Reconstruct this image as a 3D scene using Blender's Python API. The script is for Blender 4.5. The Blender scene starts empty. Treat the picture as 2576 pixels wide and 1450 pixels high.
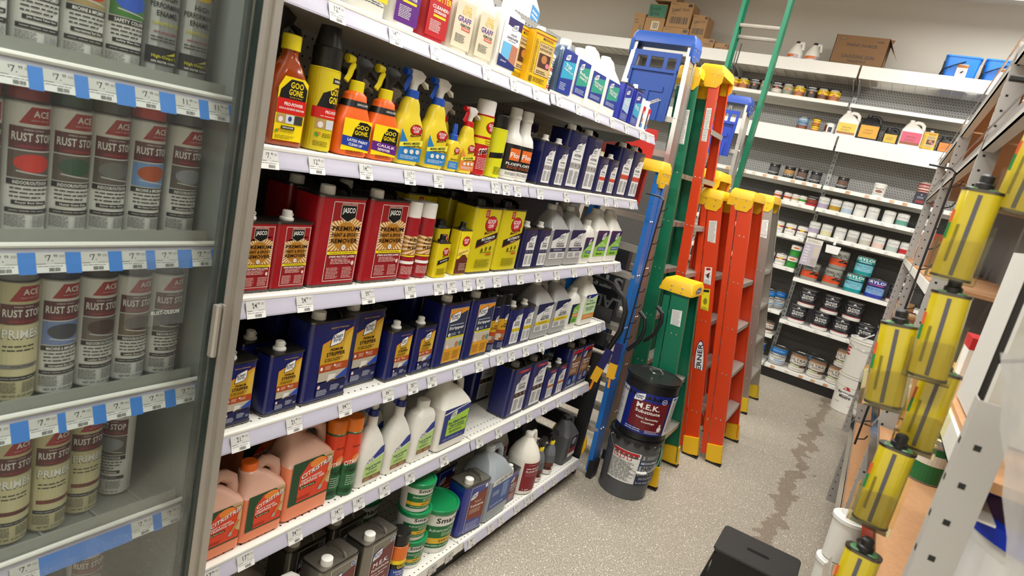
import bpy, math, random
from mathutils import Vector, Matrix
random.seed(11)
PI = math.pi
C = bpy.context.scene.collection
sc = bpy.context.scene
EYE = 1.73

# ------------------------------------------------------------------ camera
cam = bpy.data.cameras.new('camera'); camo = bpy.data.objects.new('camera', cam); C.objects.link(camo)
yaw, pit, rol = -0.50307, -0.20997, 0.22768
ca, sa, cb, sb, cr, sr = math.cos(yaw), math.sin(yaw), math.cos(pit), math.sin(pit), math.cos(rol), math.sin(rol)
F = Vector((sa*cb, ca*cb, sb)); r_ = Vector((ca, -sa, 0)); u_ = r_.cross(F)
R_ = cr*r_ + sr*u_; U_ = -sr*r_ + cr*u_
m = Matrix.Identity(4)
for i in range(3):
    m[i][0] = R_[i]; m[i][1] = U_[i]; m[i][2] = -F[i]
m[2][3] = EYE
camo.matrix_world = m
cam.sensor_width = 36; cam.lens = 36*1577.86/2576
cam.clip_start = .02; cam.clip_end = 60
cam.dof.use_dof = True; cam.dof.focus_distance = 2.3; cam.dof.aperture_fstop = 6.3
sc.camera = camo
sc.cycles.transparent_max_bounces = 32

# ------------------------------------------------------------------ world, lights, exposure
w = bpy.data.worlds.new('world'); sc.world = w; w.use_nodes = True
w.node_tree.nodes['Background'].inputs[0].default_value = (.9, .95, 1, 1)
w.node_tree.nodes['Background'].inputs[1].default_value = .25
sc.view_settings.view_transform = 'Standard'; sc.view_settings.look = 'None'
sc.view_settings.exposure = 0.0; sc.view_settings.gamma = 1; sc.view_settings.use_curve_mapping = False
LAMPS = [(-3.6, 1.6), (-.2, 1.6), (3.2, 1.6), (-3.6, 4.4), (-.2, 4.4), (1.05, 6.95), (3.2, 4.4), (-.2, -1.6), (-3.6, -1.6)]
ZL = 3.97
for i, (x, y) in enumerate(LAMPS):
    l = bpy.data.lights.new('tube_light', 'AREA'); l.shape = 'RECTANGLE'; l.size = 2.4; l.size_y = .28
    l.energy = 112 if y < 6 else 34; l.color = (1, .985, .94)
    o = bpy.data.objects.new('tube_light', l); C.objects.link(o); o.location = (x, y, ZL-.06)

# ------------------------------------------------------------------ helpers
def lin(h):
    if not isinstance(h, str): return tuple(h)
    v = [int(h[i:i+2], 16)/255 for i in (0, 2, 4)]
    return tuple(c/12.92 if c <= .04045 else ((c+.055)/1.055)**2.4 for c in v)
MATS = {}
def mat(col, rough=.5, metal=0, spec=.5, trans=0, bump=0, scale=60, var=.04, coat=0, alpha=1, emit=0, name=None):
    key = (col if isinstance(col, str) else tuple(col), rough, metal, spec, trans, bump, scale, var, coat, alpha, emit)
    if key in MATS: return MATS[key]
    M = bpy.data.materials.new(name or 'paint'); M.use_nodes = True
    nt = M.node_tree; b = nt.nodes['Principled BSDF']; c = lin(col)
    tc = nt.nodes.new('ShaderNodeTexCoord'); nz = nt.nodes.new('ShaderNodeTexNoise'); nz.inputs['Scale'].default_value = scale
    nz.inputs['Detail'].default_value = 3
    nt.links.new(tc.outputs['Object'], nz.inputs['Vector'])
    mx = nt.nodes.new('ShaderNodeMix'); mx.data_type = 'RGBA'
    mx.inputs[6].default_value = (*[x*(1-var) for x in c], 1); mx.inputs[7].default_value = (*[min(1, x*(1+var)) for x in c], 1)
    nt.links.new(nz.outputs['Fac'], mx.inputs[0]); nt.links.new(mx.outputs[2], b.inputs['Base Color'])
    b.inputs['Roughness'].default_value = rough; b.inputs['Metallic'].default_value = metal
    b.inputs['Specular IOR Level'].default_value = spec; b.inputs['Transmission Weight'].default_value = trans
    b.inputs['Coat Weight'].default_value = coat; b.inputs['Alpha'].default_value = alpha
    if emit:
        b.inputs['Emission Color'].default_value = (*c, 1); b.inputs['Emission Strength'].default_value = emit
    if bump:
        bp = nt.nodes.new('ShaderNodeBump'); bp.inputs['Strength'].default_value = bump; bp.inputs['Distance'].default_value = .002
        nt.links.new(nz.outputs['Fac'], bp.inputs['Height']); nt.links.new(bp.outputs[0], b.inputs['Normal'])
    MATS[key] = M
    return M
def print_mat():
    M = bpy.data.materials.new('printed_ink'); M.use_nodes = True; nt = M.node_tree; b = nt.nodes['Principled BSDF']
    a = nt.nodes.new('ShaderNodeAttribute'); a.attribute_name = 'Col'
    nt.links.new(a.outputs['Color'], b.inputs['Base Color']); b.inputs['Roughness'].default_value = .38
    return M
PRINT = print_mat()
def holes_mat(col, a, b, su, sv, rad, hole='060606', stagger=True, lim=None, rough=.5):
    """painted steel with punched round holes on a regular grid (axes a, b in object space)"""
    M = bpy.data.materials.new('perforated_steel'); M.use_nodes = True; nt = M.node_tree; bs = nt.nodes['Principled BSDF']
    N = nt.nodes.new; L = nt.links.new
    def mth(op, x, y=None, z=None):
        n = N('ShaderNodeMath'); n.operation = op
        for i, v in enumerate((x, y, z)):
            if v is None: continue
            if isinstance(v, (int, float)): n.inputs[i].default_value = v
            else: L(v, n.inputs[i])
        return n.outputs[0]
    tc = N('ShaderNodeTexCoord'); sp = N('ShaderNodeSeparateXYZ'); L(tc.outputs['Object'], sp.inputs[0])
    U = mth('DIVIDE', sp.outputs[a], su); V = mth('DIVIDE', sp.outputs[b], sv)
    if stagger:
        row = mth('FLOOR', V); par = mth('MODULO', mth('ABSOLUTE', row), 2.0); U = mth('ADD', U, mth('MULTIPLY', par, .5))
    fu = mth('MULTIPLY', mth('SUBTRACT', mth('FRACT', U), .5), su); fv = mth('MULTIPLY', mth('SUBTRACT', mth('FRACT', V), .5), sv)
    d = mth('SQRT', mth('ADD', mth('MULTIPLY', fu, fu), mth('MULTIPLY', fv, fv)))
    k = mth('LESS_THAN', d, rad)
    if lim is not None: k = mth('MULTIPLY', k, mth('GREATER_THAN', sp.outputs[lim[0]], lim[1]))
    mx = N('ShaderNodeMix'); mx.data_type = 'RGBA'; mx.inputs[6].default_value = (*lin(col), 1); mx.inputs[7].default_value = (*lin(hole), 1)
    L(k, mx.inputs[0]); L(mx.outputs[2], bs.inputs['Base Color']); bs.inputs['Roughness'].default_value = rough
    return M
def glass_mat(tint, haze, gloss=.12, rough=.02):
    M = bpy.data.materials.new('clear_sheet'); M.use_nodes = True; nt = M.node_tree; nt.nodes.clear()
    N = nt.nodes.new; L = nt.links.new
    o = N('ShaderNodeOutputMaterial'); t = N('ShaderNodeBsdfTransparent'); t.inputs[0].default_value = (*tint, 1)
    g = N('ShaderNodeBsdfGlossy'); g.inputs['Roughness'].default_value = rough
    d = N('ShaderNodeBsdfTranslucent' if haze > .2 else 'ShaderNodeBsdfDiffuse'); d.inputs[0].default_value = (.85, .86, .85, 1)
    fr = N('ShaderNodeFresnel'); fr.inputs[0].default_value = 1.45
    nz = N('ShaderNodeTexNoise'); nz.inputs['Scale'].default_value = 9; mp = N('ShaderNodeMapRange')
    mp.inputs[3].default_value = haze*.6; mp.inputs[4].default_value = haze*1.4
    L(nz.outputs['Fac'], mp.inputs[0])
    m1 = N('ShaderNodeMixShader'); m2 = N('ShaderNodeMixShader')
    L(mp.outputs[0], m1.inputs[0]); L(t.outputs[0], m1.inputs[1]); L(d.outputs[0], m1.inputs[2])
    mu = N('ShaderNodeMath'); mu.operation = 'MULTIPLY'; mu.inputs[1].default_value = gloss/.12; L(fr.outputs[0], mu.inputs[0])
    L(mu.outputs[0], m2.inputs[0]); L(m1.outputs[0], m2.inputs[1]); L(g.outputs[0], m2.inputs[2]); L(m2.outputs[0], o.inputs[0])
    return M

class MB:
    def __init__(s): s.v = []; s.f = []; s.m = []; s.mats = []
    def mi(s, M):
        if M not in s.mats: s.mats.append(M)
        return s.mats.index(M)
    def add(s, vs, fs, M):
        k = len(s.v); i = s.mi(M)
        s.v += [tuple(v) for v in vs]; s.f += [tuple(k+j for j in f) for f in fs]; s.m += [i]*len(fs)
        return s
    def loft(s, secs, M, n=4, caps=True):
        """secs: (z, w along y, d along x, corner radius, cx, cy)"""
        vs = []; N = 4*(n+1)
        for q in secs:
            z, wd, d, r = q[:4]; cx = q[4] if len(q) > 4 else 0; cy = q[5] if len(q) > 5 else 0
            r = min(r, wd/2-1e-5, d/2-1e-5)
            for a0, sx, sy in ((0, 1, 1), (PI/2, -1, 1), (PI, -1, -1), (1.5*PI, 1, -1)):
                for k in range(n+1):
                    a = a0+k*PI/2/n
                    vs.append((cx+sx*(d/2-r)+r*math.cos(a), cy+sy*(wd/2-r)+r*math.sin(a), z))
        fs = []
        for i in range(len(secs)-1):
            for j in range(N):
                a = i*N+j; b = i*N+(j+1) % N
                fs.append((a, b, b+N, a+N))
        if caps:
            fs.append(tuple(range(N-1, -1, -1))); L = (len(secs)-1)*N; fs.append(tuple(L+j for j in range(N)))
        return s.add(vs, fs, M)
    def lathe(s, prof, M, n=24, cx=0, cy=0, caps=True):
        vs = []; fs = []
        for r, z in prof:
            for k in range(n):
                a = 2*PI*k/n; vs.append((cx+r*math.cos(a), cy+r*math.sin(a), z))
        for i in range(len(prof)-1):
            for j in range(n):
                a = i*n+j; b = i*n+(j+1) % n; fs.append((a, b, b+n, a+n))
        if caps:
            fs.append(tuple(range(n-1, -1, -1))); L = (len(prof)-1)*n; fs.append(tuple(L+j for j in range(n)))
        return s.add(vs, fs, M)
    def box(s, x0, x1, y0, y1, z0, z1, M):
        vs = [(x, y, z) for x in (x0, x1) for y in (y0, y1) for z in (z0, z1)]
        return s.add(vs, [(0, 1, 3, 2), (4, 6, 7, 5), (0, 4, 5, 1), (2, 3, 7, 6), (0, 2, 6, 4), (1, 5, 7, 3)], M)
    def beam(s, p, q, a, b, M, up=None):
        """box from p to q, size a along side axis, b along the other"""
        p = Vector(p); q = Vector(q); d = (q-p).normalized()
        up = Vector(up) if up else (Vector((0, 0, 1)) if abs(d.z) < .9 else Vector((1, 0, 0)))
        x = d.cross(up).normalized(); y = x.cross(d).normalized()
        vs = []
        for o in (p, q):
            for i, j in ((-1, -1), (1, -1), (1, 1), (-1, 1)): vs.append(o+x*a/2*i+y*b/2*j)
        return s.add(vs, [(3, 2, 1, 0), (4, 5, 6, 7), (0, 1, 5, 4), (1, 2, 6, 5), (2, 3, 7, 6), (3, 0, 4, 7)], M)
    def tube(s, pts, r, M, n=8, ry=None):
        pts = [Vector(p) for p in pts]; vs = []; fs = []; prev = None
        for i, p in enumerate(pts):
            d = (pts[min(i+1, len(pts)-1)]-pts[max(i-1, 0)]).normalized()
            if prev is None:
                up = Vector((0, 0, 1)) if abs(d.z) < .9 else Vector((0, 1, 0)); x = d.cross(up).normalized()
            else: x = (prev-d*prev.dot(d)).normalized()
            prev = x; y = d.cross(x)
            rr = r[i] if isinstance(r, (list, tuple)) else r
            for k in range(n):
                a = 2*PI*k/n; vs.append(p+x*math.cos(a)*rr+y*math.sin(a)*(ry or rr))
        for i in range(len(pts)-1):
            for j in range(n):
                a = i*n+j; b = i*n+(j+1) % n; fs.append((a, b, b+n, a+n))
        fs.append(tuple(range(n-1, -1, -1))); L = (len(pts)-1)*n; fs.append(tuple(L+j for j in range(n)))
        return s.add(vs, fs, M)
    def extrude(s, prof, y0, y1, M, axis='y', closed=True):
        """profile of (x,z) points swept along y (or (y,z) along x)"""
        n = len(prof); vs = []
        for t in (y0, y1):
            for a, b in prof: vs.append((a, t, b) if axis == 'y' else (t, a, b))
        fs = [(j, (j+1) % n, n+(j+1) % n, n+j) for j in range(n if closed else n-1)]
        if closed: fs += [tuple(range(n-1, -1, -1)), tuple(range(n, 2*n))]
        return s.add(vs, fs, M)
    def mesh(s, name, smooth=True, ang=.6):
        me = bpy.data.meshes.new(name); me.from_pydata(s.v, [], s.f)
        for M in s.mats: me.materials.append(M)
        me.polygons.foreach_set('material_index', s.m)
        if smooth:
            me.polygons.foreach_set('use_smooth', [True]*len(s.f)); me.set_sharp_from_angle(angle=ang)
        me.update(); return me

def obj(name, me, parent=None, loc=None, kind=None):
    if isinstance(me, MB): me = me.mesh(name)
    o = bpy.data.objects.new(name, me); C.objects.link(o)
    if parent: o.parent = parent
    if loc: o.location = loc
    if kind: o['kind'] = kind
    return o
def thing(name, label, cat, loc=(0, 0, 0), rz=0, group=None):
    o = bpy.data.objects.new(name, None); C.objects.link(o); o.location = loc; o.rotation_euler = (0, 0, rz)
    o.empty_display_size = .05
    o['label'] = label; o['category'] = cat
    if group: o['group'] = group
    return o
def put(tp, name, label, cat, loc, rz=0, group=None, tilt=None):
    """instance of a template: list of (part name, mesh, index of parent part or None)"""
    t = thing(name, label, cat, loc, rz, group)
    if tilt: t.rotation_euler = tilt
    made = []
    for q in tp:
        par = t if len(q) < 3 or q[2] is None else made[q[2]]
        made.append(obj(q[0], q[1], par))
    return t

# ------------------------------------------------------------------ printed labels
TXT = {}
def text_polys(s, bold):
    k = (s, bold)
    if k in TXT: return TXT[k]
    cu = bpy.data.curves.new('t', 'FONT'); cu.body = s; cu.resolution_u = 2; cu.offset = .022 if bold else .004
    if bold: cu.space_character = 1.06
    o = bpy.data.objects.new('t', cu); me = bpy.data.meshes.new_from_object(o)
    vs = [(v.co.x, v.co.y) for v in me.vertices]; ps = [[vs[i] for i in p.vertices] for p in me.polygons]
    bpy.data.objects.remove(o); bpy.data.meshes.remove(me); bpy.data.curves.remove(cu)
    if not vs: TXT[k] = []; return []
    x0 = min(v[0] for v in vs); x1 = max(v[0] for v in vs); y0 = min(v[1] for v in vs); y1 = max(v[1] for v in vs)
    dx = max(x1-x0, 1e-6); dy = max(y1-y0, 1e-6)
    TXT[k] = [[((a-x0)/dx, (b-y0)/dy) for a, b in p] for p in ps]
    return TXT[k]
def r(c, u0, v0, u1, v1): return (c, [[(u0, v0), (u1, v0), (u1, v1), (u0, v1)]])
def p(c, *pts): return (c, [list(pts)])
def e(c, cu, cv, ru, rv, n=16): return (c, [[(cu+ru*math.cos(2*PI*i/n), cv+rv*math.sin(2*PI*i/n)) for i in range(n)]])
def t(c, s, cu, cv, wu, hv, bold=True, sk=0):
    return (c, [[(cu+(x-.5)*wu, cv+(y-.5)*hv+sk*(x-.5)*wu) for x, y in q] for q in text_polys(s, bold)])
def f(c, u0, v0, u1, v1, n, seed=0):
    rd = random.Random(seed+n*7+int(u0*100)); out = []; h = (v1-v0)/n
    for i in range(n):
        a = u0; v = v1-h*(i+.5); end = u1-(u1-u0)*rd.random()*.25
        while a < end:
            l = (u1-u0)*(.08+.16*rd.random()); b = min(a+l, end)
            out.append([(a, v-h*.19), (b, v-h*.19), (b, v+h*.19), (a, v+h*.19)]); a = b+(u1-u0)*.03
    return (c, out)
def bars(c, u0, v0, u1, v1, seed=1):
    rd = random.Random(seed); out = []; a = u0
    while a < u1:
        l = (u1-u0)*(.02+.05*rd.random()); out.append([(a, v0), (min(a+l, u1), v0), (min(a+l, u1), v1), (a, v1)]); a += l+(u1-u0)*(.02+.04*rd.random())
    return (c, out)
def outline(c, u0, v0, u1, v1, a, b):
    return (c, [[(u0, v0), (u1, v0), (u1, v0+b), (u0, v0+b)], [(u0, v1-b), (u1, v1-b), (u1, v1), (u0, v1)], [(u0, v0), (u0+a, v0), (u0+a, v1), (u0, v1)], [(u1-a, v0), (u1, v0), (u1, v1), (u1-a, v1)]])
def clip(poly, ax, lo, hi):
    for s, lim in ((1, lo), (-1, hi)):
        out = []; n = len(poly)
        for i in range(n):
            a = poly[i]; b = poly[(i+1) % n]; ia = s*a[0] >= s*lim; ib = s*b[0] >= s*lim
            if ia: out.append(a)
            if ia != ib:
                k = (lim-a[0])/(b[0]-a[0]); out.append((lim, a[1]+k*(b[1]-a[1])))
        poly = out
        if len(poly) < 3: return []
    return poly
def label_mesh(ops, shape, name='label', lay=.00012, base=.0005, slab=None):
    """shape: ('flat', w, h, x, z0[, cy]) or ('cyl', r0, r1, h, z0)"""
    vs = []; fs = []; cols = []
    if slab:
        _, wd, h, x, z0 = shape[:5]; vs += [(a, b_*wd/2, z0+c_*h) for a in (x-slab[0], x+base*.5) for b_ in (-1, 1) for c_ in (0, 1)]
        fs += [(0, 1, 3, 2), (4, 6, 7, 5), (0, 4, 5, 1), (2, 3, 7, 6), (0, 2, 6, 4), (1, 5, 7, 3)]; cols += [(*lin(slab[1]), 1)]*6
    for i, (c, polys) in enumerate(ops):
        col = (*lin(c), 1); off = base+lay*i
        for q in polys:
            if shape[0] == 'flat':
                _, wd, h, x, z0 = shape[:5]; cy = shape[5] if len(shape) > 5 else 0
                k = len(vs)
                vs += [(x+off, cy+(a-.5)*wd, z0+b*h) for a, b in q]; fs.append(tuple(range(k, k+len(q)))); cols.append(col)
            else:
                _, r0, r1, h, z0 = shape
                st = 1/16; a0 = math.floor(min(a for a, b in q)/st); a1 = math.ceil(max(a for a, b in q)/st)
                for j in range(a0, a1):
                    g = clip(q, 0, j*st, (j+1)*st)
                    if not g: continue
                    k = len(vs)
                    for a, b in g:
                        an = (a-.5)*PI; rr = r0+(r1-r0)*b+off
                        vs.append((rr*math.cos(an), rr*math.sin(an), z0+b*h))
                    fs.append(tuple(range(k, k+len(g)))); cols.append(col)
    me = bpy.data.meshes.new(name); me.from_pydata(vs, [], fs); me.materials.append(PRINT)
    at = me.color_attributes.new('Col', 'FLOAT_COLOR', 'CORNER'); flat = []
    for fc, c in zip(fs, cols): flat += list(c)*len(fc)
    at.data.foreach_set('color', flat); me.update()
    return me

WHITE = 'eeeeea'; BLACK = '0c0c0e'; NAVY = '11164a'; ROYAL = '1a2a86'; YEL = 'f2d60e'; RED = 'c3141c'
def ks(cu, cv, wu, hv, ink=NAVY):
    a, b = wu/2, hv/2
    def par(c, k): return p(c, (cu-a*k, cv-b*k), (cu+a*.55*k, cv-b*.72*k), (cu+a*k, cv-b*.2*k), (cu+a*k, cv+b*1.05*k), (cu-a*.8*k, cv+b*.45*k))
    return [par(ink, 1.12), par(WHITE, 1.0), t(ink, 'Klean', cu-.0*a, cv+b*.28, wu*.78, hv*.3, sk=.12*hv/wu), t(ink, 'Strip', cu, cv-b*.28, wu*.66, hv*.28, sk=.12*hv/wu)]

# ------------------------------------------------------------------ product templates
M_TIN = mat('6a6763', .32, 1); M_DARKTIN = mat('34312f', .35, .8); M_CAPW = mat('e6e4dc', .4)
def fcan(size, body, ops, capc='e4e2da', top='34312f', capy=None):
    wd, d, h = {'g': (.165, .102, .236), 'q': (.107, .060, .166), 'p': (.068, .042, .135)}[size]
    B = mat(body, .28, spec=.6, coat=.3) if top != '8f897f' else mat(body, .35, .8)
    b = MB(); rr = .016 if size == 'g' else .010
    b.loft([(.003, wd-.002, d-.002, rr), (h-.003, wd-.002, d-.002, rr)], B, 5)
    for z in (0, h-.004): b.loft([(z, wd+.001, d+.001, rr), (z+.005, wd+.001, d+.001, rr)], M_TIN, 5)
    tp = [('body', b.mesh('can_body'))]
    tb = MB(); tb.loft([(h-.003, wd-.008, d-.008, rr-.003), (h+.0015, wd-.008, d-.008, rr-.003)], mat(top, .35, .8), 5)
    tp.append(('top', tb.mesh('can_top')))
    cm = mat(capc, .4); cp = MB(); cy = capy if capy is not None else (-wd*.25 if size == 'g' else -.008)
    cx = d*.22 if size == 'g' else 0
    if size == 'g':
        cp.lathe([(.019, h+.001), (.0195, h+.004), (.0185, h+.022), (.016, h+.0235)], cm, 20, cx, cy)
    else:
        cp.lathe([(.017, h), (.0165, h+.006), (.012, h+.008), (.0115, h+.022), (.010, h+.0235)], cm, 16, cx, cy)
        cp.tube([(cx, cy+.011+.007*math.sin(a), h+.012+.005*math.cos(a)) for a in [i*PI/5 for i in range(6)]], .0013, cm, 5)
    tp.append(('cap', cp.mesh('can_cap')))
    if size == 'g':
        hd = MB(); y = wd*.12; hm = mat('2a2725' if top == '34312f' or top == '2a2825' else '9a958c', .25, .8)
        pts = [(-.036, y, h), (-.034, y, h+.012), (-.024, y, h+.019), (0, y, h+.021), (.024, y, h+.019), (.036, y, h+.012), (.04, y, h)]
        hd.tube(pts, .009, hm, 8, .0025)
        tp.append(('handle', hd.mesh('can_handle')))
    tp.append(('label', label_mesh(ops, ('flat', wd-rr*1.4, h-.012, d/2-.001, .006))))
    return tp
def narrow(ops, k=.70):
    out = []
    for c, ps in ops:
        us = [u for q in ps for u, v in q]
        out.append((c, ps) if not us or min(us) < -.05 or max(us) > 1.05 else (c, [[(.5+(u-.5)*k, v) for u, v in q] for q in ps]))
    return out
def spray(body, capc, ops, r0=.0325, hb=.178, capr=.0275, caph=.048, dome=True, tall=None):
    ops = narrow(ops)
    B = mat(body, .3, .25 if body in ('b9bab8',) else 0, spec=.6)
    b = MB(); b.lathe([(r0-.002, 0), (r0, .003), (r0, hb)], B, 28)
    b.lathe([(r0, hb), (r0+.0007, hb+.002), (r0-.002, hb+.004), (r0-.008, hb+.012), (capr, hb+.018)], M_TIN if not dome else B, 28)
    cp = MB(); cm = mat(capc, .35); z0 = hb+.008 if capr < r0-.002 else hb+.002
    cp.lathe([(capr, z0), (capr, z0+caph-.004), (capr-.003, z0+caph)], cm, 24)
    if tall: cp.lathe([(capr-.002, z0+caph), (capr-.010, z0+caph+tall)], cm, 24)
    return [('can', b.mesh('can')), ('cap', cp.mesh('cap')), ('label', label_mesh(ops, ('cyl', r0, r0, hb-.006, .004)))]
def head(ztop, nozzle, headc, cy=0, s=1):
    """trigger spray head pointing to local -y"""
    b = MB(); H = mat(headc, .35); N = mat(nozzle, .35)
    Z = ztop; q = s
    b.loft([(Z, .022*q, .02*q, .008, 0, cy), (Z+.016*q, .024*q, .02*q, .008, 0, cy+.002), (Z+.03*q, .05*q, .022*q, .008, 0, cy+.008*q), (Z+.044*q, .062*q, .022*q, .008, 0, cy+.008*q), (Z+.054*q, .04*q, .018*q, .008, 0, cy)], H, 3)
    b.add([(x, cy+y*q, Z+z*q) for x in (-.008, .008) for y, z in ((.02, .034), (.052, .026), (.056, .012), (.044, .02))], [(0, 1, 2, 3), (7, 6, 5, 4), (0, 4, 5, 1), (1, 5, 6, 2), (2, 6, 7, 3), (3, 7, 4, 0)], H)
    n = MB(); n.tube([(0, cy-.020*q, Z+.044*q), (0, cy-.034*q, Z+.044*q), (0, cy-.042*q, Z+.043*q)], [.008*q, .010*q, .010*q], N, 8)
    tr = MB(); tr.tube([(0, cy-.016*q, Z+.036*q), (0, cy-.024*q, Z+.024*q), (0, cy-.028*q, Z+.008*q), (0, cy-.036*q, Z-.006*q)], [.007*q, .006*q, .005*q, .004*q], N, 8, .008)
    return [('spray_head', b.mesh('head')), ('nozzle', n.mesh('nozzle')), ('trigger', tr.mesh('trigger'))]
def bottle(secs, body, ops, capc, capr, capz, caph, lab, trans=0, trig=None, rough=.35, ribs=True, capcx=0, capcy=0, extra=()):
    B = mat(body, rough, spec=.5, trans=trans) if not hasattr(body, 'name') else body
    b = MB(); b.loft(secs, B, 5)
    tp = [('body', b.mesh('body'))]
    cp = MB(); cm = mat(capc, .4)
    n = 32
    prof = [(capr, capz), (capr, capz+caph-.002), (capr-.002, capz+caph)]
    cp.lathe(prof, cm, n, capcx, capcy); tp.append(('cap', cp.mesh('cap')))
    if ops: tp.append(('label', label_mesh(ops, lab)))
    if trig: tp += head(capz+caph, trig[0], trig[1], capcy, trig[2] if len(trig) > 2 else 1)
    tp += list(extra)
    return tp
def jug(body, ops, capc, wd=.165, d=.12, h=.265, sq=False, trans=0, liquid=None, labz=(.035, .165), neck=-.03, rough=.4, top=None):
    """handled plastic jug: shoulders slope to a neck, a grip arches down on the right"""
    B = mat(body, rough, trans=trans, spec=.4)
    hs = h*.60; b = MB()
    b.loft([(0, wd-.012, d-.012, .016), (.006, wd, d, .018), (hs, wd, d, .018)], B, 5, caps=True); TB = mat(top, .3, trans=.15) if top else B
    b.loft([(hs, wd, d, .018), (hs+.012, wd-.006, d-.006, .03), (h*.80, wd*.60, d*.66, .025, 0, neck*.5), (h*.88, .052, .052, .025, 0, neck), (h-.022, .040, .040, .0199, 0, neck)], TB, 5)
    hn = MB(); y1 = wd/2-.014
    hn.tube([(0, neck+.015, h*.86), (0, neck+.045, h*.93), (0, y1-.03, h*.915), (0, y1-.006, h*.84), (0, y1, h*.72), (0, y1-.002, hs)], [.010, .012, .013, .013, .014, .016], TB, 10, .017)
    cp = MB(); cp.lathe([(.0215, h-.026), (.0215, h-.005), (.019, h-.003)], mat(capc, .4), 22, 0, neck)
    tp = [('body', b.mesh('jug_body')), ('handle', hn.mesh('jug_handle')), ('cap', cp.mesh('jug_cap'))]
    if ops: tp.append(('label', label_mesh(ops, ('flat', wd-.022, labz[1]-labz[0], d/2, labz[0]), base=.0008)))
    if liquid:
        lq = MB(); lq.loft([(.012, wd-.004+.006, d+.002, .027), (hs*liquid[1], wd+.002, d+.002, .027)], mat(liquid[0], .35, spec=.4), 5, caps=False)
        tp.append(('liquid', lq.mesh('liquid')))
    return tp
def tin(rad, h, body, ops, lid='8e8c86', bail=False, rim=True, plastic=False, tap=0):
    b = MB(); r1 = rad; r0 = rad-tap; B = mat(body, .32)
    b.lathe([(r0-.001, 0), (r0, .003), (r1, h-.008), (r1+.0015, h-.0065), (r1, h-.005)], B, 30)
    l = MB(); lm = mat(lid, .3, 0 if plastic else .9)
    if plastic: l.lathe([(r1+.004, h-.016), (r1+.004, h-.001), (r1+.001, h+.002), (r1-.006, h+.002), (r1-.008, h-.0015), (.001, h-.0015)], lm, 32)
    else: l.lathe([(r1+.001, h-.004), (r1+.001, h+.001), (r1-.004, h+.001), (r1-.006, h-.003), (r1-.02, h-.003), (r1-.022, h-.001), (.001, h-.001)], lm, 32)
    tp = [('body', b.mesh('tin')), ('lid', l.mesh('lid')), ('label', label_mesh(ops, ('cyl', r0, r1, h-.012, .005)))]
    if bail:
        w_ = MB(); pts = []
        for i in range(13):
            a = -PI/2+i*PI/12; pts.append(((r1+.003)*math.cos(a)+.001, (r1+.003)*math.sin(a), h*.78-abs(math.cos(a))*h*.42))
        w_.tube(pts, .0016, mat('b0aea8', .3, .9), 5); tp.append(('bail_handle', w_.mesh('bail')))
    return tp

# ------------------------------------------------------------------ label artwork (u: left-right, v: bottom-top)
def fan(c, cu, cv, ru, rv, n, u0, v0, u1, v1):
    out = []
    for i in range(n):
        a = 2*PI*i/n; b = a+PI/n
        q = [(cu, cv), (cu+ru*math.cos(a), cv+rv*math.sin(a)), (cu+ru*math.cos(b), cv+rv*math.sin(b))]
        q = clip(q, 0, u0, u1)
        if q:
            q = [(y, x) for x, y in clip([(y, x) for x, y in q], 0, v0, v1)]
            if q: out.append(q)
    return (c, out)
def jasco(a=.2, b=.99):
    c = (a+b)/2; w_ = b-a
    o = [r('8f161e', a, .03, b, .97), outline('e8dcd4', a+.005, .03, b-.005, .97, .012, .007),
         r('b07828', a+.02, .395, b-.02, .80), fan('e8cfa4', c, .58, 1, .5, 36, a+.02, .395, b-.02, .80), e('b07828', c, .57, w_*.36, .17, 24),
         p('8f161e', (a+.02, .81), (b-.02, .81), (b-.02, .74), (c, .83), (a+.02, .74)),
         p('d8c8a8', (c-w_*.25, .935), (c+w_*.25, .935), (c+w_*.25, .79), (c, .73), (c-w_*.25, .79)),
         p(BLACK, (c-w_*.235, .93), (c+w_*.235, .93), (c+w_*.235, .795), (c, .74), (c-w_*.235, .795)),
         t(WHITE, 'JASCO', c, .865, w_*.40, .08), t('e8dcd4', 'PROFESSIONAL STRENGTH', c, .95, w_*.5, .012),
         t('2a140c', 'PREMIUM', c, .66, w_*.86, .055), t('2a140c', 'PAINT & EPOXY', c, .585, w_*.84, .045), t('2a140c', 'REMOVER', c, .515, w_*.84, .055),
         e(WHITE, c, .435, w_*.065, .032), t(BLACK, '15', c, .435, w_*.06, .03),
         r('e8d820', a+.01, .352, b-.01, .388), t(BLACK, 'NON-METHYLENE CHLORIDE FORMULA', c, .37, w_*.8, .014),
         t(WHITE, 'STRIPS MULTIPLE LAYERS', c, .325, w_*.82, .026), f('e8c8c0', a+.12, .235, b-.12, .305, 4), e('e8c8c0', b-.1, .245, .035, .028), f('e0b8b0', a+.05, .06, c-.03, .2, 8), f('e0b8b0', c+.05, .06, b-.05, .2, 8, 3)]
    return o
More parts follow.
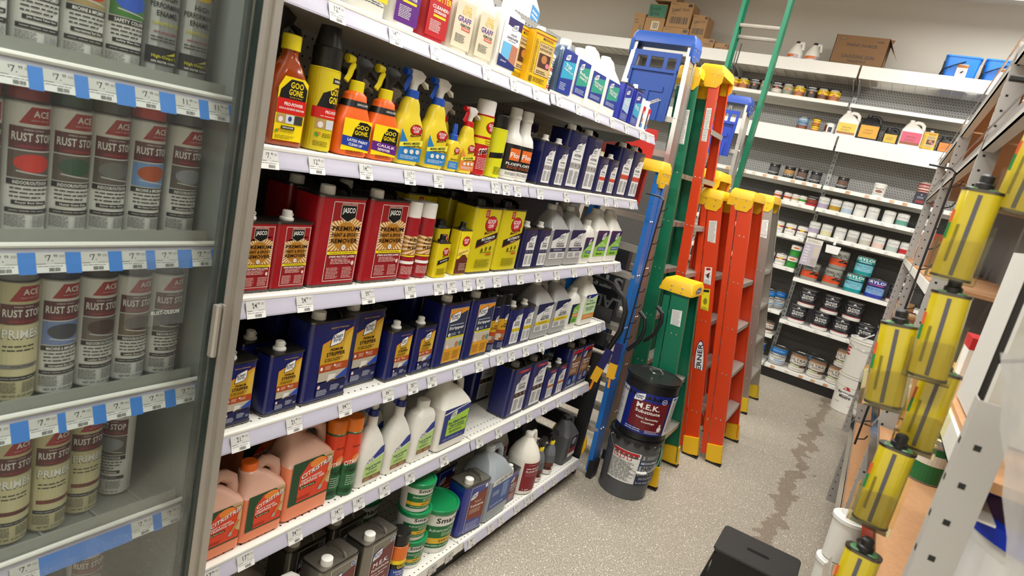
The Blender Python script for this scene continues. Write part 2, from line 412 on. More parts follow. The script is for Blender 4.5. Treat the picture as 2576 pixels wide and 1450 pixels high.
def strip_prem(a=.24, b=.98, side='PREMIUM'):
    c = (a+b)/2; w_ = b-a
    return [p('c89a22', (a, .36), (b, .36), (b, .90), (a, .72)), p('d8b040', (c+.12*w_, .36), (b, .36), (b, .88), (c+.3*w_, .80)), p('e8842a', (a, .72), (b, .90), (b, .915), (a, .735)),
            t('c8a050', "AMERICA'S #1 STRIPPER BRAND", c, .93, w_*.62, .018, sk=.0)] + ks(c-.02, .79, w_*.42, .19) + [
            t(BLACK, side, c, .645, w_*.42, .035, sk=0), t(BLACK, 'STRIPPER', c, .585, w_*.64, .055), f('3a2a08', a+.1, .49, b-.1, .54, 2),
            r('a8481c', a, .36, b, .465), e(WHITE, a+.08*w_, .41, .03, .022), f('f0d0b8', a+.2*w_, .385, a+.42*w_, .44, 3), e(WHITE, a+.52*w_, .43, .02, .015), f('f0d0b8', a+.55*w_, .39, a+.78*w_, .44, 3),
            r('b8ae9c', a, .24, b, .36), p('5a4638', (a+.2*w_, .215), (b, .26), (b, .24), (a+.2*w_, .2)), p('dcdcd6', (a+.32*w_, .22), (a+.56*w_, .26), (a+.62*w_, .31), (a+.36*w_, .32)), p('2848a8', (a+.6*w_, .255), (b, .37), (b, .26), (a+.66*w_, .235)),
            r(NAVY, a, .03, b, .215), e('e8c8c8', a+.07*w_, .17, .035, .025), f('c8ccdc', a+.02, .05, a+.4*w_, .13, 6), f('c8ccdc', a+.48*w_, .09, b-.15, .17, 6, 2), f('c8ccdc', b-.12, .08, b-.02, .12, 3)]
def ks_white(word, band, a=.26, b=.97, word2=None, top='ffffff', red=False, bandink='222222'):
    c = (a+b)/2; w_ = b-a
    o = [p('e4e4e2', (a, .03), (b, .03), (b, .87), (c+.1*w_, .80), (a, .66))]
    if red: o = [r('b01c28', a, .90, b, .955)] + o + [f('e8b0b0', c-w_*.3, .915, c+w_*.3, .94, 1)]
    o += [f('8890b8', c-w_*.15, .877, c+w_*.15, .892, 1)] + ks(c-.03, .76, w_*.46, .17)
    o += [t('22223a', word, c, .61 if not word2 else .635, w_*.62, .045)]
    if word2: o += [t('22223a', word2, c, .575, w_*.62, .045)]
    o += [f('44445a', a+.15*w_, .525, b-.15*w_, .55, 1), r(band, a, .375, b, .47), f(bandink, a+.12*w_, .40, a+.28*w_, .45, 2), f(bandink, a+.45*w_, .40, a+.6*w_, .45, 2), f(bandink, b-.2*w_, .39, b-.06*w_, .46, 3),
          f('4a4a58', a+.08*w_, .08, c-.02, .33, 10), f('4a4a58', c+.05, .08, b-.06*w_, .33, 10, 4)]
    return o
def spraybottle_green():
    return [p('b4d47c', (.16, .04), (.95, .04), (.98, .70), (.16, .5)), p('20358c', (.16, .52), (.98, .72), (.95, .95), (.8, .92)), p('e4f0e8', (.16, .50), (.98, .69), (.98, .72), (.16, .53))] + ks(.4, .62, .24, .13) + [
        t('1c2c6c', 'Paint & Varnish', .56, .44, .66, .06, sk=.08), t('1c2c6c', 'Stripper', .56, .36, .4, .055, sk=.08), f('2c4c2c', .26, .22, .84, .29, 3), r('7c4a20', .16, .04, .95, .16), f('d8b898', .2, .06, .5, .14, 4), f('d8b898', .6, .06, .9, .14, 4, 2)]
def goofoff(extra=()):
    return [e('5c0c10', .62, .77, .27, .13, 20), e('b81820', .62, .775, .25, .115, 20), t(WHITE, 'GOOF', .62, .81, .36, .07), t(WHITE, 'OFF', .62, .735, .24, .06), p('5c0c10', (.4, .64), (.86, .69), (.86, .655), (.4, .6)), t('e8d820', 'Works Fast', .63, .647, .36, .02, sk=.06)] + list(extra)
GG_PRO = [p(YEL, (.06, .04), (.94, .04), (.95, .92), (.82, .98), (.2, .98), (.05, .82)), p(BLACK, (.08, .60), (.93, .60), (.93, .84), (.75, .95), (.4, .95), (.12, .78)), t(YEL, 'GOO', .6, .87, .40, .09), t(YEL, 'GONE.', .6, .765, .46, .09), t('c8a820', 'TRUSTED #1 BRAND', .6, .69, .4, .018),
          r('d01c14', .06, .44, .94, .66), t(WHITE, 'PRO-POWER', .56, .585, .58, .05), t(WHITE, 'GOO & ADHESIVE REMOVER', .52, .515, .78, .03), r('b89868', .10, .30, .36, .43), e('e8e4dc', .22, .35, .07, .04), r('d0d4dc', .37, .30, .63, .43), e('304880', .5, .37, .06, .04), r('383838', .64, .30, .9, .43),
          r(BLACK, .26, .21, .68, .26), t(WHITE, 'SURFACE SAFE', .47, .235, .34, .024), e('5a9a30', .14, .175, .05, .025), e('e87a20', .2, .19, .035, .02), f('4a3a08', .25, .16, .7, .2, 2), f('4a3a08', .1, .06, .7, .12, 3)]
GG_CAN = [r('d8c41c', -.3, 0, 1.3, 1), r(BLACK, .45, .86, .95, .93), t(WHITE, 'SURFACE SAFE', .7, .895, .4, .03), p(BLACK, (.2, .52), (1.1, .52), (1.1, .82), (.6, .82), (.3, .72)), t(YEL, 'GOO', .62, .755, .4, .09), t(YEL, 'GONE', .64, .65, .46, .09), r('d01c14', .12, .40, 1.1, .54), t(WHITE, 'PRO-POWER', .6, .49, .5, .04), f('f0d0c0', .22, .42, .98, .445, 1), r('b89868', .12, .27, .4, .39), e('e8e4dc', .26, .32, .08, .04), r('ccd0d8', .42, .27, .75, .39), e('5a9a30', .2, .19, .07, .03), e('e87a20', .27, .205, .04, .02), f('4a3a08', .35, .16, .8, .22, 3), f('4a3a08', .12, .04, .6, .11, 4)]
def goo_trig(band, w1, w2):
    return [r('e8641c', 0, .0, 1, 1), r(YEL, .0, .10, 1, .60), r(BLACK, -.0, .70, 1, .80), t('c8c8c8', 'SURFACE SAFE', .72, .75, .3, .03), p(BLACK, (.25, .36), (.98, .32), (.98, .64), (.7, .64), (.35, .54)), t(YEL, 'GOO', .6, .56, .4, .07), t(YEL, 'GONE', .6, .475, .46, .07), p(band, (0, .26), (1, .20), (1, .36), (.5, .38), (0, .42)), t(WHITE, w1, .55, .335, .5, .035, sk=-.06), t(WHITE, w2, .5, .285, .4, .03, sk=-.06), f('5a2a08', .3, .04, .8, .14, 4), r('e8641c', .0, .0, 1, .03)]
ACE = lambda pic, prod, band2='1c1c1c': [(r('e2e2de', -.45, 0, 1.45, 1)), p('a8141c', (.2, .855), (.92, .855), (.92, .985), (.42, .985)), t(WHITE, 'ACE', .64, .935, .36, .05), t('e8c8c8', 'QUALITY SINCE 1924', .62, .885, .4, .012), r('5c0c14', .02, .66, .98, .83), t('e0d8d8', 'INTERIOR / EXTERIOR', .5, .81, .4, .012), t(WHITE, 'RUST STOP', .5, .755, .84, .065), r('8a1820', .2, .675, .92, .695), r(pic[0], .02, .44, .98, .65), e(pic[1], .52, .56, .38, .07, 20), p('c8c8c8', (.2, .50), (.9, .47), (.9, .462), (.2, .49)), r(BLACK, .02, .385, .98, .43), t(WHITE, pic[2], .5, .407, .7, .028), f('3a3a3a', .1, .28, .9, .375, 3), r(BLACK, .14, .235, .86, .268), t(WHITE, prod, .5, .251, .56, .02), r(band2, .02, .17, .98, .205), f('b8b8b8', .1, .18, .9, .195, 1), f('2a2a2a', .02, .06, .46, .155, 8), f('2a2a2a', .54, .06, .98, .155, 8, 5), t('1a1a1a', 'NET WT. 15 OZ (425 g)', .5, .03, .7, .024), r('8a8a88', -.4, .1, -.08, .9), f('4a4a48', -.38, .12, -.1, .88, 40)]
def ACEP(prod, col):
    o = ACE(('d8cfa0', 'd8cfa0', 'x'), 'x'); o[0] = r('cfc79c', -.45, 0, 1.45, 1)
    o = [q for i, q in enumerate(o) if i not in (8, 9, 10, 11, 12, 14, 15, 22, 23)]
    return o + [r('cfc79c', .02, .21, .98, .655), t('1c1c1c', 'PRIMER', .5, .575, .84, .085), t(WHITE, 'PRIMER', .495, .58, .80, .075), f('3a3a2a', .12, .42, .9, .49, 2), r(col, .1, .275, .92, .315), t('1c1c1c', prod, .55, .295, .5, .02)]
RUSTO = [r('8c8e8c', -.45, 0, 1.45, 1), r('b8bab8', .1, 0, .3, 1), r('1a1a1a', .05, .86, .95, .99), t(WHITE, 'RUST-OLEUM', .5, .955, .9, .04), r('8a1420', -.1, .78, .3, .86), r('8a1420', .7, .78, 1.1, .86), e('c8a820', .5, .82, .36, .075, 20), r(BLACK, .1, .79, .9, .85), t(WHITE, 'PROFESSIONAL', .5, .82, .72, .035), t(BLACK, 'HIGH', .5, .68, .4, .045), t(BLACK, 'PERFORMANCE', .5, .615, .84, .045), t(BLACK, 'ENAMEL', .5, .55, .54, .045), t('c8c020', '5 MINUTE FAST DRY', .5, .47, .7, .028), t('8a1420', 'ANY-ANGLE SPRAY', .5, .40, .6, .02), f('2a2a2a', .15, .32, .85, .37, 2), r(BLACK, .05, .14, .98, .28), p('d8d020', (.5, .22), (.8, .26), (.8, .23)), t('d8d020', 'High-Output Tip', .55, .20, .7, .035), t(WHITE, '50% FASTER COVERAGE', .55, .16, .7, .018)]
CITRI = [r('12401f', 0, 0, 1, 1), p('d83c14', (.2, .04), (.98, .04), (.98, .80), (.86, .93), (.4, .93), (.2, .66)), e('e8842c', .62, .86, .2, .11, 20), p('c8a878', (.88, .3), (1, .2), (1, 1), (.72, 1), (.93, .8)), t('5a1a08', 'CITRISTRIP', .615, .715, .75, .13, sk=.28), t(WHITE, 'CITRISTRIP', .605, .725, .73, .115, sk=.28), t(WHITE, 'PAINT & VARNISH', .5, .545, .5, .05, sk=.1), t(WHITE, 'STRIPPING GEL', .53, .475, .62, .06, sk=.1), r('1a1a12', .22, .34, .62, .40), t('d8e8a0', 'No Harsh Fumes', .42, .37, .34, .03), p('c07838', (.98, .5), (.90, .55), (.74, .24), (.80, .2)), p('a8a49c', (.70, .16), (.78, .14), (.82, .22), (.75, .27)), f('7a1808', .18, .08, .55, .16, 3), t('5a3018', 'CITRUS', .88, .93, .18, .035)]
CITAN = [r('1c5c30', -.45, 0, 1.45, 1), r('d8401c', -.45, .52, 1.45, 1), e('e8842c', .55, .60, .22, .07), t(BLACK, 'CITRUS SCENT', .45, .80, .4, .03), t(WHITE, 'CITRISTRIP', .5, .565, .95, .075, sk=.1), t('0c2414', 'PAINT & VARNISH', .5, .46, .7, .03), t('0c2414', 'STRIPPER', .5, .40, .78, .06), f('a8c8b0', .2, .16, .9, .34, 5), f('0c2414', .0, .04, 1, .12, 5)]
SMART = [t('1a1a1a', 'Dumond', .35, .93, .3, .05, False), t('1a1a1a', 'Smart', .42, .80, .38, .13), t('0c7a34', 'Strip', .75, .80, .26, .13), r('0c6a34', .02, .1, 1.1, .66), t('d8ecd8', 'Advanced Paint Remover', .56, .575, .84, .075, False, sk=.06), f('c8e0b0', .35, .40, .9, .5, 3), r('e0b020', .02, .22, 1.1, .36), t('3a3008', 'SAFE & EFFECTIVE', .58, .29, .5, .06), f('c8e0c8', .1, .14, .6, .19, 1)]
MEK = [outline(WHITE, .2, .02, .99, .97, .012, .006), p('6a1c1c', (.21, .03), (.98, .03), (.98, .84), (.55, .78), (.21, .62)), e(WHITE, .88, .90, .07, .045), e(ROYAL, .88, .90, .055, .036), t(WHITE, '#1', .88, .90, .06, .03)] + ks(.40, .76, .3, .16, ROYAL) + [t(WHITE, 'M.E.K.', .58, .58, .54, .08), t(WHITE, 'Substitute', .58, .49, .62, .05), t(WHITE, 'Thins Specialty', .58, .41, .6, .035), t(WHITE, 'Coatings', .58, .36, .36, .035), f('d8b0b0', .3, .08, .85, .28, 6)]
TOLU = [outline(WHITE, .2, .02, .99, .97, .012, .006), p('7c3018', (.21, .30), (.98, .24), (.98, .86), (.6, .80), (.21, .66)), e(WHITE, .88, .92, .06, .04)] + ks(.38, .78, .28, .15, ROYAL) + [t('e8d0c0', 'Toluol', .6, .64, .3, .04), t(WHITE, 'Toluene', .58, .56, .6, .06), f('e8c8b0', .3, .40, .85, .5, 4), f('b0b8e0', .25, .06, .9, .22, 8)]
PSOL = [outline(WHITE, .2, .02, .99, .97, .01, .006), r('b01c28', .22, .87, .98, .95), p('7c5438', (.21, .34), (.98, .30), (.98, .84), (.7, .80), (.45, .70), (.21, .66))] + ks(.38, .78, .26, .15) + [t(WHITE, "Painter's", .62, .62, .6, .06), t(WHITE, 'Solvent', .62, .55, .5, .06), f('e8d0b0', .28, .38, .9, .49, 4), e('6a84b8', .4, .17, .14, .07), e('6a84b8', .76, .22, .12, .08), f('c8d0e8', .24, .04, .9, .07, 1)]
SPR = [outline(WHITE, .22, .03, .98, .93, .01, .006), r('2c3450', .23, .42, .97, .92), p('e8962c', (.23, .75), (.97, .88), (.97, .92), (.23, .92))] + ks(.45, .79, .4, .17) + [t('d8dce8', 'PREMIUM SPRAYABLE', .58, .66, .56, .02), t(WHITE, 'Stripper', .60, .60, .62, .065), e(WHITE, .34, .50, .05, .028), t(RED, '15', .34, .50, .05, .025), t(WHITE, '0', .74, .51, .05, .04), f('c8ccd8', .42, .48, .66, .53, 2), r('e8dc20', .23, .435, .97, .465), t(BLACK, 'NON-METHYLENE CHLORIDE', .6, .45, .6, .012), r('c0b8a8', .23, .27, .97, .435), e('b07848', .72, .32, .08, .05), e('4a8a84', .88, .32, .07, .05), r('d89a24', .23, .04, .97, .27), f('4a3010', .27, .07, .55, .22, 7), f('4a3010', .62, .07, .93, .22, 7, 2), e('e8c0c0', .33, .30, .06, .035)]
KSPC = [r(NAVY, -.45, 0, 1.45, 1), p('c89a22', (-.2, .42), (1.2, .42), (1.2, .80), (-.2, .66))] + ks(.6, .76, .5, .17) + [t(BLACK, 'PREMIUM', .6, .59, .5, .03), t(BLACK, 'STRIPPER', .6, .53, .8, .05), r('a8481c', -.2, .36, 1.2, .45), r('c8b8a0', -.2, .2, 1.2, .36), p('8a4c24', (.2, .2), (.9, .2), (.9, .26), (.6, .28), (.2, .26)), bars('7a3c20', .3, .26, .8, .36), f('a8acc0', .2, .03, .9, .16, 5)]
def jugwhite(word, word2, band, col=NAVY, bandc='222222'):
    return [r(col, 0, 0, 1, 1), p('dcdcda', (0, .0), (1, .0), (1, .92), (0, .62))] + ks(.6, .74, .38, .3) + [t('22223a', word, .58, .52, .5, .07), t('22223a', word2, .58, .44, .56, .07), r(band, 0, .24, 1, .37), f(bandc, .2, .27, .85, .34, 2), f('4a4a58', .06, .04, .45, .2, 4), f('4a4a58', .55, .04, .94, .2, 4)]
def juggreen(word='PAINT THINNER'):
    return [r(NAVY, 0, 0, 1, 1), r('3a1850', 0, .8, 1, 1), p('86c440', (.0, 0), (1, 0), (1, .84), (.0, .34))] + ks(.62, .78, .3, .3, '3a1850') + [t('d8f0b0', 'GREEN', .6, .50, .3, .06), t('d8f0b0', word, .6, .42, .7, .07), r('2a4aa0', .25, .22, .95, .34), f(WHITE, .3, .25, .9, .31, 2), t('1a3a14', 'Mineral Base', .5, .1, .5, .08)]
FLOOR = [r('1c2e7c', 0, 0, 1, 1), p('a4d040', (.18, .18), (.98, .18), (.98, .82), (.6, .76), (.18, .66)), p(WHITE, (.0, .84), (1, .98), (1, 1), (.0, .88))] + ks(.36, .78, .24, .22, '1c4a2c') + [t('1c2c5c', 'Floor Adhesive Remover', .58, .56, .74, .09, sk=.04), t('1c2c5c', 'REMOVES ADHESIVES,', .58, .45, .56, .06), t('1c2c5c', 'MASTICS & LIQUID NAILS', .58, .38, .62, .055), f('2c4c2c', .3, .24, .85, .32, 3), f('a8b0d8', .1, .05, .9, .12, 2)]
BLUEJ = lambda w1, w2, c2: [r('1a3290', 0, 0, 1, 1), p(c2, (.1, .25), (1, .35), (1, .88), (.1, .78))] + ks(.32, .82, .3, .22, ROYAL) + [t(WHITE, w1, .56, .63, .7, .09, sk=-.1), t(WHITE, w2, .56, .52, .6, .09, sk=-.1), f('c8d8f0', .12, .06, .9, .2, 4)]
TSP_ = [r('1a3290', 0, 0, 1, 1), p('2ca4c4', (.08, .32), (1, .40), (1, .80), (.08, .72))] + ks(.34, .84, .32, .16, ROYAL) + [t(WHITE, 'TSP', .5, .64, .5, .09, sk=-.1), t(WHITE, 'SUBSTITUTE', .55, .54, .7, .04, sk=-.1), f('c8d8f0', .12, .06, .6, .24, 5)]
SAND = [r('f2f2f0', .02, 0, .98, 1), p('2a1a5c', (.2, 1), (.98, 1), (.98, .80), (.2, .84))] + ks(.62, .84, .3, .14, '2a1a5c') + [t('2a1a5c', 'LIQUID', .6, .68, .34, .05), t('2a1a5c', 'SANDPAPER', .58, .61, .62, .05), f('2a1a5c', .35, .54, .85, .57, 1), r('68b4e0', .12, .18, .6, .50), p('b8785c', (.55, .12), (.95, .12), (.95, .48), (.6, .5)), p('1c2a6c', (0, 0), (.98, 0), (.98, .10), (0, .24)), t(WHITE, 'DULLS', .3, .12, .3, .03)]
MINW = [r('e4b414', 0, 0, 1, 1), r('a8481c', 0, .93, 1, .96), t('1a1a1a', 'MINWAX', .62, .89, .52, .06), outline('2a1a10', .24, .20, .96, .82, .012, .008), r('d0b480', .25, .21, .95, .81), t('2a1a10', 'FURNITURE', .6, .76, .6, .05), t('2a1a10', 'REFINISHER', .6, .69, .6, .05), r('4a2c1c', .32, .35, .9, .62), e('b87848', .6, .52, .14, .08), e('e0788c', .8, .42, .09, .05), f('2a1a10', .32, .23, .88, .3, 2), f('3a2a10', .25, .05, .9, .15, 4), bars(BLACK, .03, .03, .2, .15), f('5a4a10', .03, .2, .18, .85, 20)]
CONC = lambda a_, b_: [r('1a2a90', 0, 0, 1, 1), outline('c8d0e8', .15, .02, .98, .96, .015, .006), p(b_, (.16, .3), (.97, .22), (.97, .7), (.16, .62)), t(WHITE, a_[0], .56, .56, .5, .05, sk=-.1), t(WHITE, a_[1], .56, .50, .6, .05, sk=-.1)] + ks(.45, .80, .4, .14, ROYAL) + [f('a8b8e0', .2, .05, .9, .2, 8)]
KRUD = lambda c, wd2: [r(c, 0, 0, 1, 1), t('8a1420', 'KRUD', .6, .90, .62, .1), t(YEL, 'KUTTER', .6, .78, .8, .12), t(WHITE, wd2[0], .55, .60, .8, .07), t(WHITE, wd2[1], .55, .51, .6, .06), r('e8d020', .25, .4, .85, .45), f(WHITE, .15, .1, .7, .34, 8)]
GRAF = [r('d8ceb4', 0, 0, 1, 1), t('d8b414', 'KRUD', .58, .88, .4, .1), t('d8b414', 'KUTTER', .58, .77, .5, .1), t('5a2c8c', 'GRAFF', .5, .62, .7, .12), t('2c2c2c', 'REMOVER', .6, .5, .54, .06), r('d85030', .4, .4, .86, .46), f(WHITE, .44, .41, .82, .45, 1), f('3a3a3a', .15, .12, .7, .3, 6)]
FLOE = [r('e4e0da', -.45, 0, 1.45, 1), r('1c1a1a', -.45, .18, 1.45, .98), r('e06c2c', .14, .5, .82, .86), t(WHITE, 'Flood', .48, .66, .62, .15), t(WHITE, 'FLOETROL', .5, .39, .86, .08), f('c86030', .12, .24, .9, .33, 2), f('5a5a58', .1, .04, .9, .14, 3)]
GRAFC = [r('b8141c', -.45, 0, 1.45, 1), r('e4d41c', -.45, .66, 1.45, 1), e('5c0c10', .6, .83, .38, .11, 20), e('b81820', .6, .835, .35, .1, 20), t(WHITE, 'GOOF', .6, .865, .5, .06), t(WHITE, 'OFF', .6, .80, .34, .055), r('e4d41c', -.45, .52, 1.45, .62), t('8a1420', 'GRAFFITI', .6, .585, .6, .035), t('8a1420', 'REMOVER', .6, .545, .5, .02), t(WHITE, 'SPRAY', .5, .42, .8, .12, sk=.1), t(BLACK, 'SPRAY', .49, .41, .72, .08, sk=.1), f('e8c0c0', .1, .08, .9, .3, 8)]
YBLK = [r('d4d41c', -.45, 0, 1.45, 1), e('b81820', 1.0, .77, .3, .13, 16), t(WHITE, 'GOOF', 1.0, .8, .4, .06), p(BLACK, (.1, .38), (1.45, .50), (1.45, .62), (.1, .50)), t(WHITE, 'PRO', .8, .52, .3, .05, sk=.08), f('4a4a10', -.3, .2, .05, .8, 14), f('4a4a10', .3, .05, 1.1, .22, 6)]
JSPR = [r('9c1420', -.45, 0, 1.45, 1), r('b07828', .05, .40, 1.3, .72), fan('e8cfa4', .9, .58, 1, .5, 30, .05, .4, 1.3, .72), p(BLACK, (.6, .93), (1.2, .93), (1.2, .82), (.9, .76), (.6, .82)), t(WHITE, 'JASCO', .9, .875, .5, .07), t('2a140c', 'PREMIUM', .78, .66, .9, .05), t('2a140c', 'PAINT & EPOXY', .78, .59, .95, .04), t('2a140c', 'REMOVER', .78, .52, .95, .05), e(WHITE, .95, .44, .08, .035), r('e8d820', .05, .365, 1.3, .39), r(WHITE, .15, .24, 1.1, .29), f('e8c8c0', .1, .06, .9, .2, 7)]
GGAL = [r('a8141c', .30, .87, .46, .99), f('e8c8c0', .32, .89, .44, .97, 4)] + [q for q in goofoff()] + [p('8a1418', (.12, .38), (.98, .53), (.98, .64), (.12, .51)), p(BLACK, (.12, .395), (.98, .545), (.98, .635), (.12, .505)), t(WHITE, 'PRO STRENGTH', .6, .54, .56, .045, sk=.10), t('c8c8c8', 'REMOVER', .6, .49, .26, .02, sk=.10), e('3a3a10', .42, .35, .035, .03), e('3a3a10', .6, .37, .03, .035), e('3a3a10', .78, .38, .03, .035), f('4a4a10', .36, .30, .86, .33, 1), r('c83c20', .62, .27, .86, .29), f('4a4a10', .22, .06, .9, .2, 7)]
HARD = [r('e8d41c', 0, 0, 1, 1), r('5c2418', 0, 0, 1, .36), p('5c2418', (0, .3), (.6, .5), (1, .36), (1, .2)), e('7a1418', .58, .78, .34, .12), e('c41c20', .58, .785, .31, .1), t(WHITE, 'GOOF', .58, .81, .44, .06), t(WHITE, 'OFF', .58, .745, .3, .05), r('f0dc60', 0, .46, 1, .6), t('8a1414', 'HARDWOOD', .5, .52, .8, .05, sk=.1), f('d8b8a8', .3, .08, .95, .26, 6)]
FLAT = [q for q in goofoff()] + [p(BLACK, (.05, .36), (.98, .5), (.98, .62), (.05, .5)), t(WHITE, 'PRO STRENGTH', .55, .5, .6, .04, sk=.12), f('4a4a10', .1, .06, .9, .26, 7)]

# ------------------------------------------------------------------ room shell
M_WALL = mat('c4beb3', .85, var=.03, scale=2); M_WHT = mat('e9e8e2', .42, var=.02); M_WHT2 = mat('d8d7d0', .5, var=.02)
M_GREY = mat('a9aba8', .5, var=.03); M_BLK = mat('151414', .45); M_ALU = mat('b4afa6', .36, .55, var=.08, scale=25)
def floor_mat():
    M = bpy.data.materials.new('speckled_floor'); M.use_nodes = True; nt = M.node_tree; b = nt.nodes['Principled BSDF']; N = nt.nodes.new; L = nt.links.new
    def mth(op, x, y=None):
        n = N('ShaderNodeMath'); n.operation = op
        for i, v in enumerate((x, y)):
            if v is None: continue
            if isinstance(v, (int, float)): n.inputs[i].default_value = v
            else: L(v, n.inputs[i])
        return n.outputs[0]
    def mix(fac, a, c2):
        x = N('ShaderNodeMix'); x.data_type = 'RGBA'; L(fac, x.inputs[0])
        for i, v in ((6, a), (7, c2)):
            if isinstance(v, str): x.inputs[i].default_value = (*lin(v), 1)
            else: L(v, x.inputs[i])
        return x.outputs[2]
    tc = N('ShaderNodeTexCoord'); P = tc.outputs['Object']
    n1 = N('ShaderNodeTexNoise'); n1.inputs['Scale'].default_value = 2.2; n1.inputs['Detail'].default_value = 8; L(P, n1.inputs['Vector'])
    n2 = N('ShaderNodeTexNoise'); n2.inputs['Scale'].default_value = 130; n2.inputs['Detail'].default_value = 4; L(P, n2.inputs['Vector'])
    n3 = N('ShaderNodeTexNoise'); n3.inputs['Scale'].default_value = 210; L(P, n3.inputs['Vector'])
    v = N('ShaderNodeTexVoronoi'); v.inputs['Scale'].default_value = 120; L(P, v.inputs['Vector'])
    base = mix(n1.outputs['Fac'], 'a79e8f', 'c2b9a9')
    cr1 = N('ShaderNodeMapRange'); cr1.inputs[1].default_value = .42; cr1.inputs[2].default_value = .62; L(n2.outputs['Fac'], cr1.inputs[0])
    base = mix(cr1.outputs[0], '8b8375', base)
    g = mth('GREATER_THAN', n3.outputs['Fac'], .635); base = mix(g, base, 'e8e4d8')
    sv = N('ShaderNodeSeparateColor'); L(v.outputs['Color'], sv.inputs[0])
    fl = mth('MULTIPLY', mth('GREATER_THAN', sv.outputs[0], .9), mth('LESS_THAN', v.outputs['Distance'], .35)); base = mix(fl, base, 'f4f1e8')
    # spilled-paint trail along the aisle
    sp = N('ShaderNodeSeparateXYZ'); L(P, sp.inputs[0])
    n4 = N('ShaderNodeTexNoise'); n4.inputs['Scale'].default_value = 9; n4.inputs['Detail'].default_value = 8; L(P, n4.inputs['Vector'])
    n5 = N('ShaderNodeTexNoise'); n5.inputs['Scale'].default_value = 3.2; n5.inputs['Detail'].default_value = 2; L(P, n5.inputs['Vector'])
    cen = mth('ADD', mth('MULTIPLY', mth('SUBTRACT', sp.outputs[1], 3.2), TR[1]), TR[0])
    cen = mth('ADD', cen, mth('MULTIPLY', mth('SUBTRACT', n5.outputs['Fac'], .5), .22))
    dist = mth('ABSOLUTE', mth('SUBTRACT', sp.outputs[0], cen))
    wid = mth('MULTIPLY', mth('SUBTRACT', n4.outputs['Fac'], .32), .25)
    k = mth('LESS_THAN', dist, wid)
    k = mth('MULTIPLY', k, .55)
    base = mix(k, base, '6a5440')
    L(base, b.inputs['Base Color']); b.inputs['Roughness'].default_value = .5
    bp = N('ShaderNodeBump'); bp.inputs['Strength'].default_value = .15; bp.inputs['Distance'].default_value = .002; L(n2.outputs['Fac'], bp.inputs['Height']); L(bp.outputs[0], b.inputs['Normal'])
    return M
TR = (-.06, .012)
def struct(name, b): return obj(name, b, kind='structure')
b = MB(); b.box(-6, 4.5, -3.5, 8, -.1, 0, floor_mat()); struct('floor', b)
b = MB(); b.box(-6, 4.5, 7.78, 7.95, 0, 4.5, M_WALL); struct('wall_back', b)
b = MB(); b.box(-6.15, -6, -3.5, 8, 0, 4.5, M_WALL); struct('wall_left', b)
b = MB(); b.box(4.5, 4.65, -3.5, 8, 0, 4.5, M_WALL); struct('wall_right', b)
b = MB(); b.box(-6, 4.5, -3.65, -3.5, 0, 4.5, M_WALL); struct('wall_front', b)
b = MB(); b.box(-6, 4.5, -3.5, 8, 4.12, 4.2, mat('dcdad4', .9)); struct('ceiling', b)
for i, (x, y) in enumerate(LAMPS):
    g = thing('ceiling_light', 'white fluorescent ceiling fixture at top right above the back wall' if i == 5 else ['white ceiling fixture over the far left aisle, nearer row', 'white ceiling fixture straight above the gondola aisle', 'white ceiling fixture over the right hand aisle, nearer row', 'white ceiling fixture over the far left aisle, middle row', 'white ceiling fixture above the ladders', '', 'white ceiling fixture over the right hand aisle, middle row', 'white ceiling fixture behind the camera', 'white ceiling fixture behind the camera at far left'][i], 'ceiling light', (x, y, ZL), group=None if i == 5 else 'ceiling lights outside the frame')
    b = MB(); b.box(-1.22, 1.22, -.16, .16, 0, .1, M_WHT); obj('housing', b, g)
    b = MB()
    for s in (-.07, .07): b.tube([(-1.18, s, -.025), (1.18, s, -.025)], .016, mat('ffffff', .5, emit=4), 10)
    obj('tube', b, g)

# ------------------------------------------------------------------ price rails
M_RAIL = mat('b9b7c6', .3, spec=.6, var=.02); M_RAILD = mat('86828e', .45, var=.1, scale=90); M_LIP = mat('e9e7de', .35, var=.02)
TAGCACHE = {}
def tag_mesh(price, big=True, paper='dededa'):
    k = (price, paper)
    if k in TAGCACHE: return TAGCACHE[k]
    rd = random.Random(len(TAGCACHE))
    ops = [r('c4c4c0', 0, .38, 1, 1), r(paper, 0, 0, 1, .40), t('3a3a3a', '$', .34, .80, .05, .16, False), t('1c1c1c', price[:-2], .47, .72, .12*len(price[:-2])*.8, .3, False), t('2a2a2a', price[-2:], .66 if len(price) > 3 else .6, .82, .12, .15, False),
           f('7a7a7a', .78, .74, .97, .88, 2), f('4a4a4a', .04, .40, .36, .47, 1), f('8a8a8a', .6, .42, .96, .48, 1), f('7a7a7a', .06, .28, .92, .36, 1), bars('6a6a6a', .42, .06, .78, .24, rd.randint(1, 99))]
    TAGCACHE[k] = ops; return ops
def tag(parent, y, z, price, x0, x1, w_=.050, h=.040, paper='dededa'):
    """price tag leaning with the rail face: top at x0, bottom at x1"""
    ops = tag_mesh(price, paper=paper)
    k = ('m', price, paper, w_)
    if k not in TAGCACHE:
        TAGCACHE[k] = label_mesh(ops, ('flat', w_, h, 0, -h), 'price_tag', lay=.00006, base=.0003, slab=(.0004, 'dedcd6'))
    o = obj('price_tag', TAGCACHE[k], parent); o.location = (x0, y, z); o.rotation_euler = (0, -math.atan2(x1-x0, h), 0)
    return o
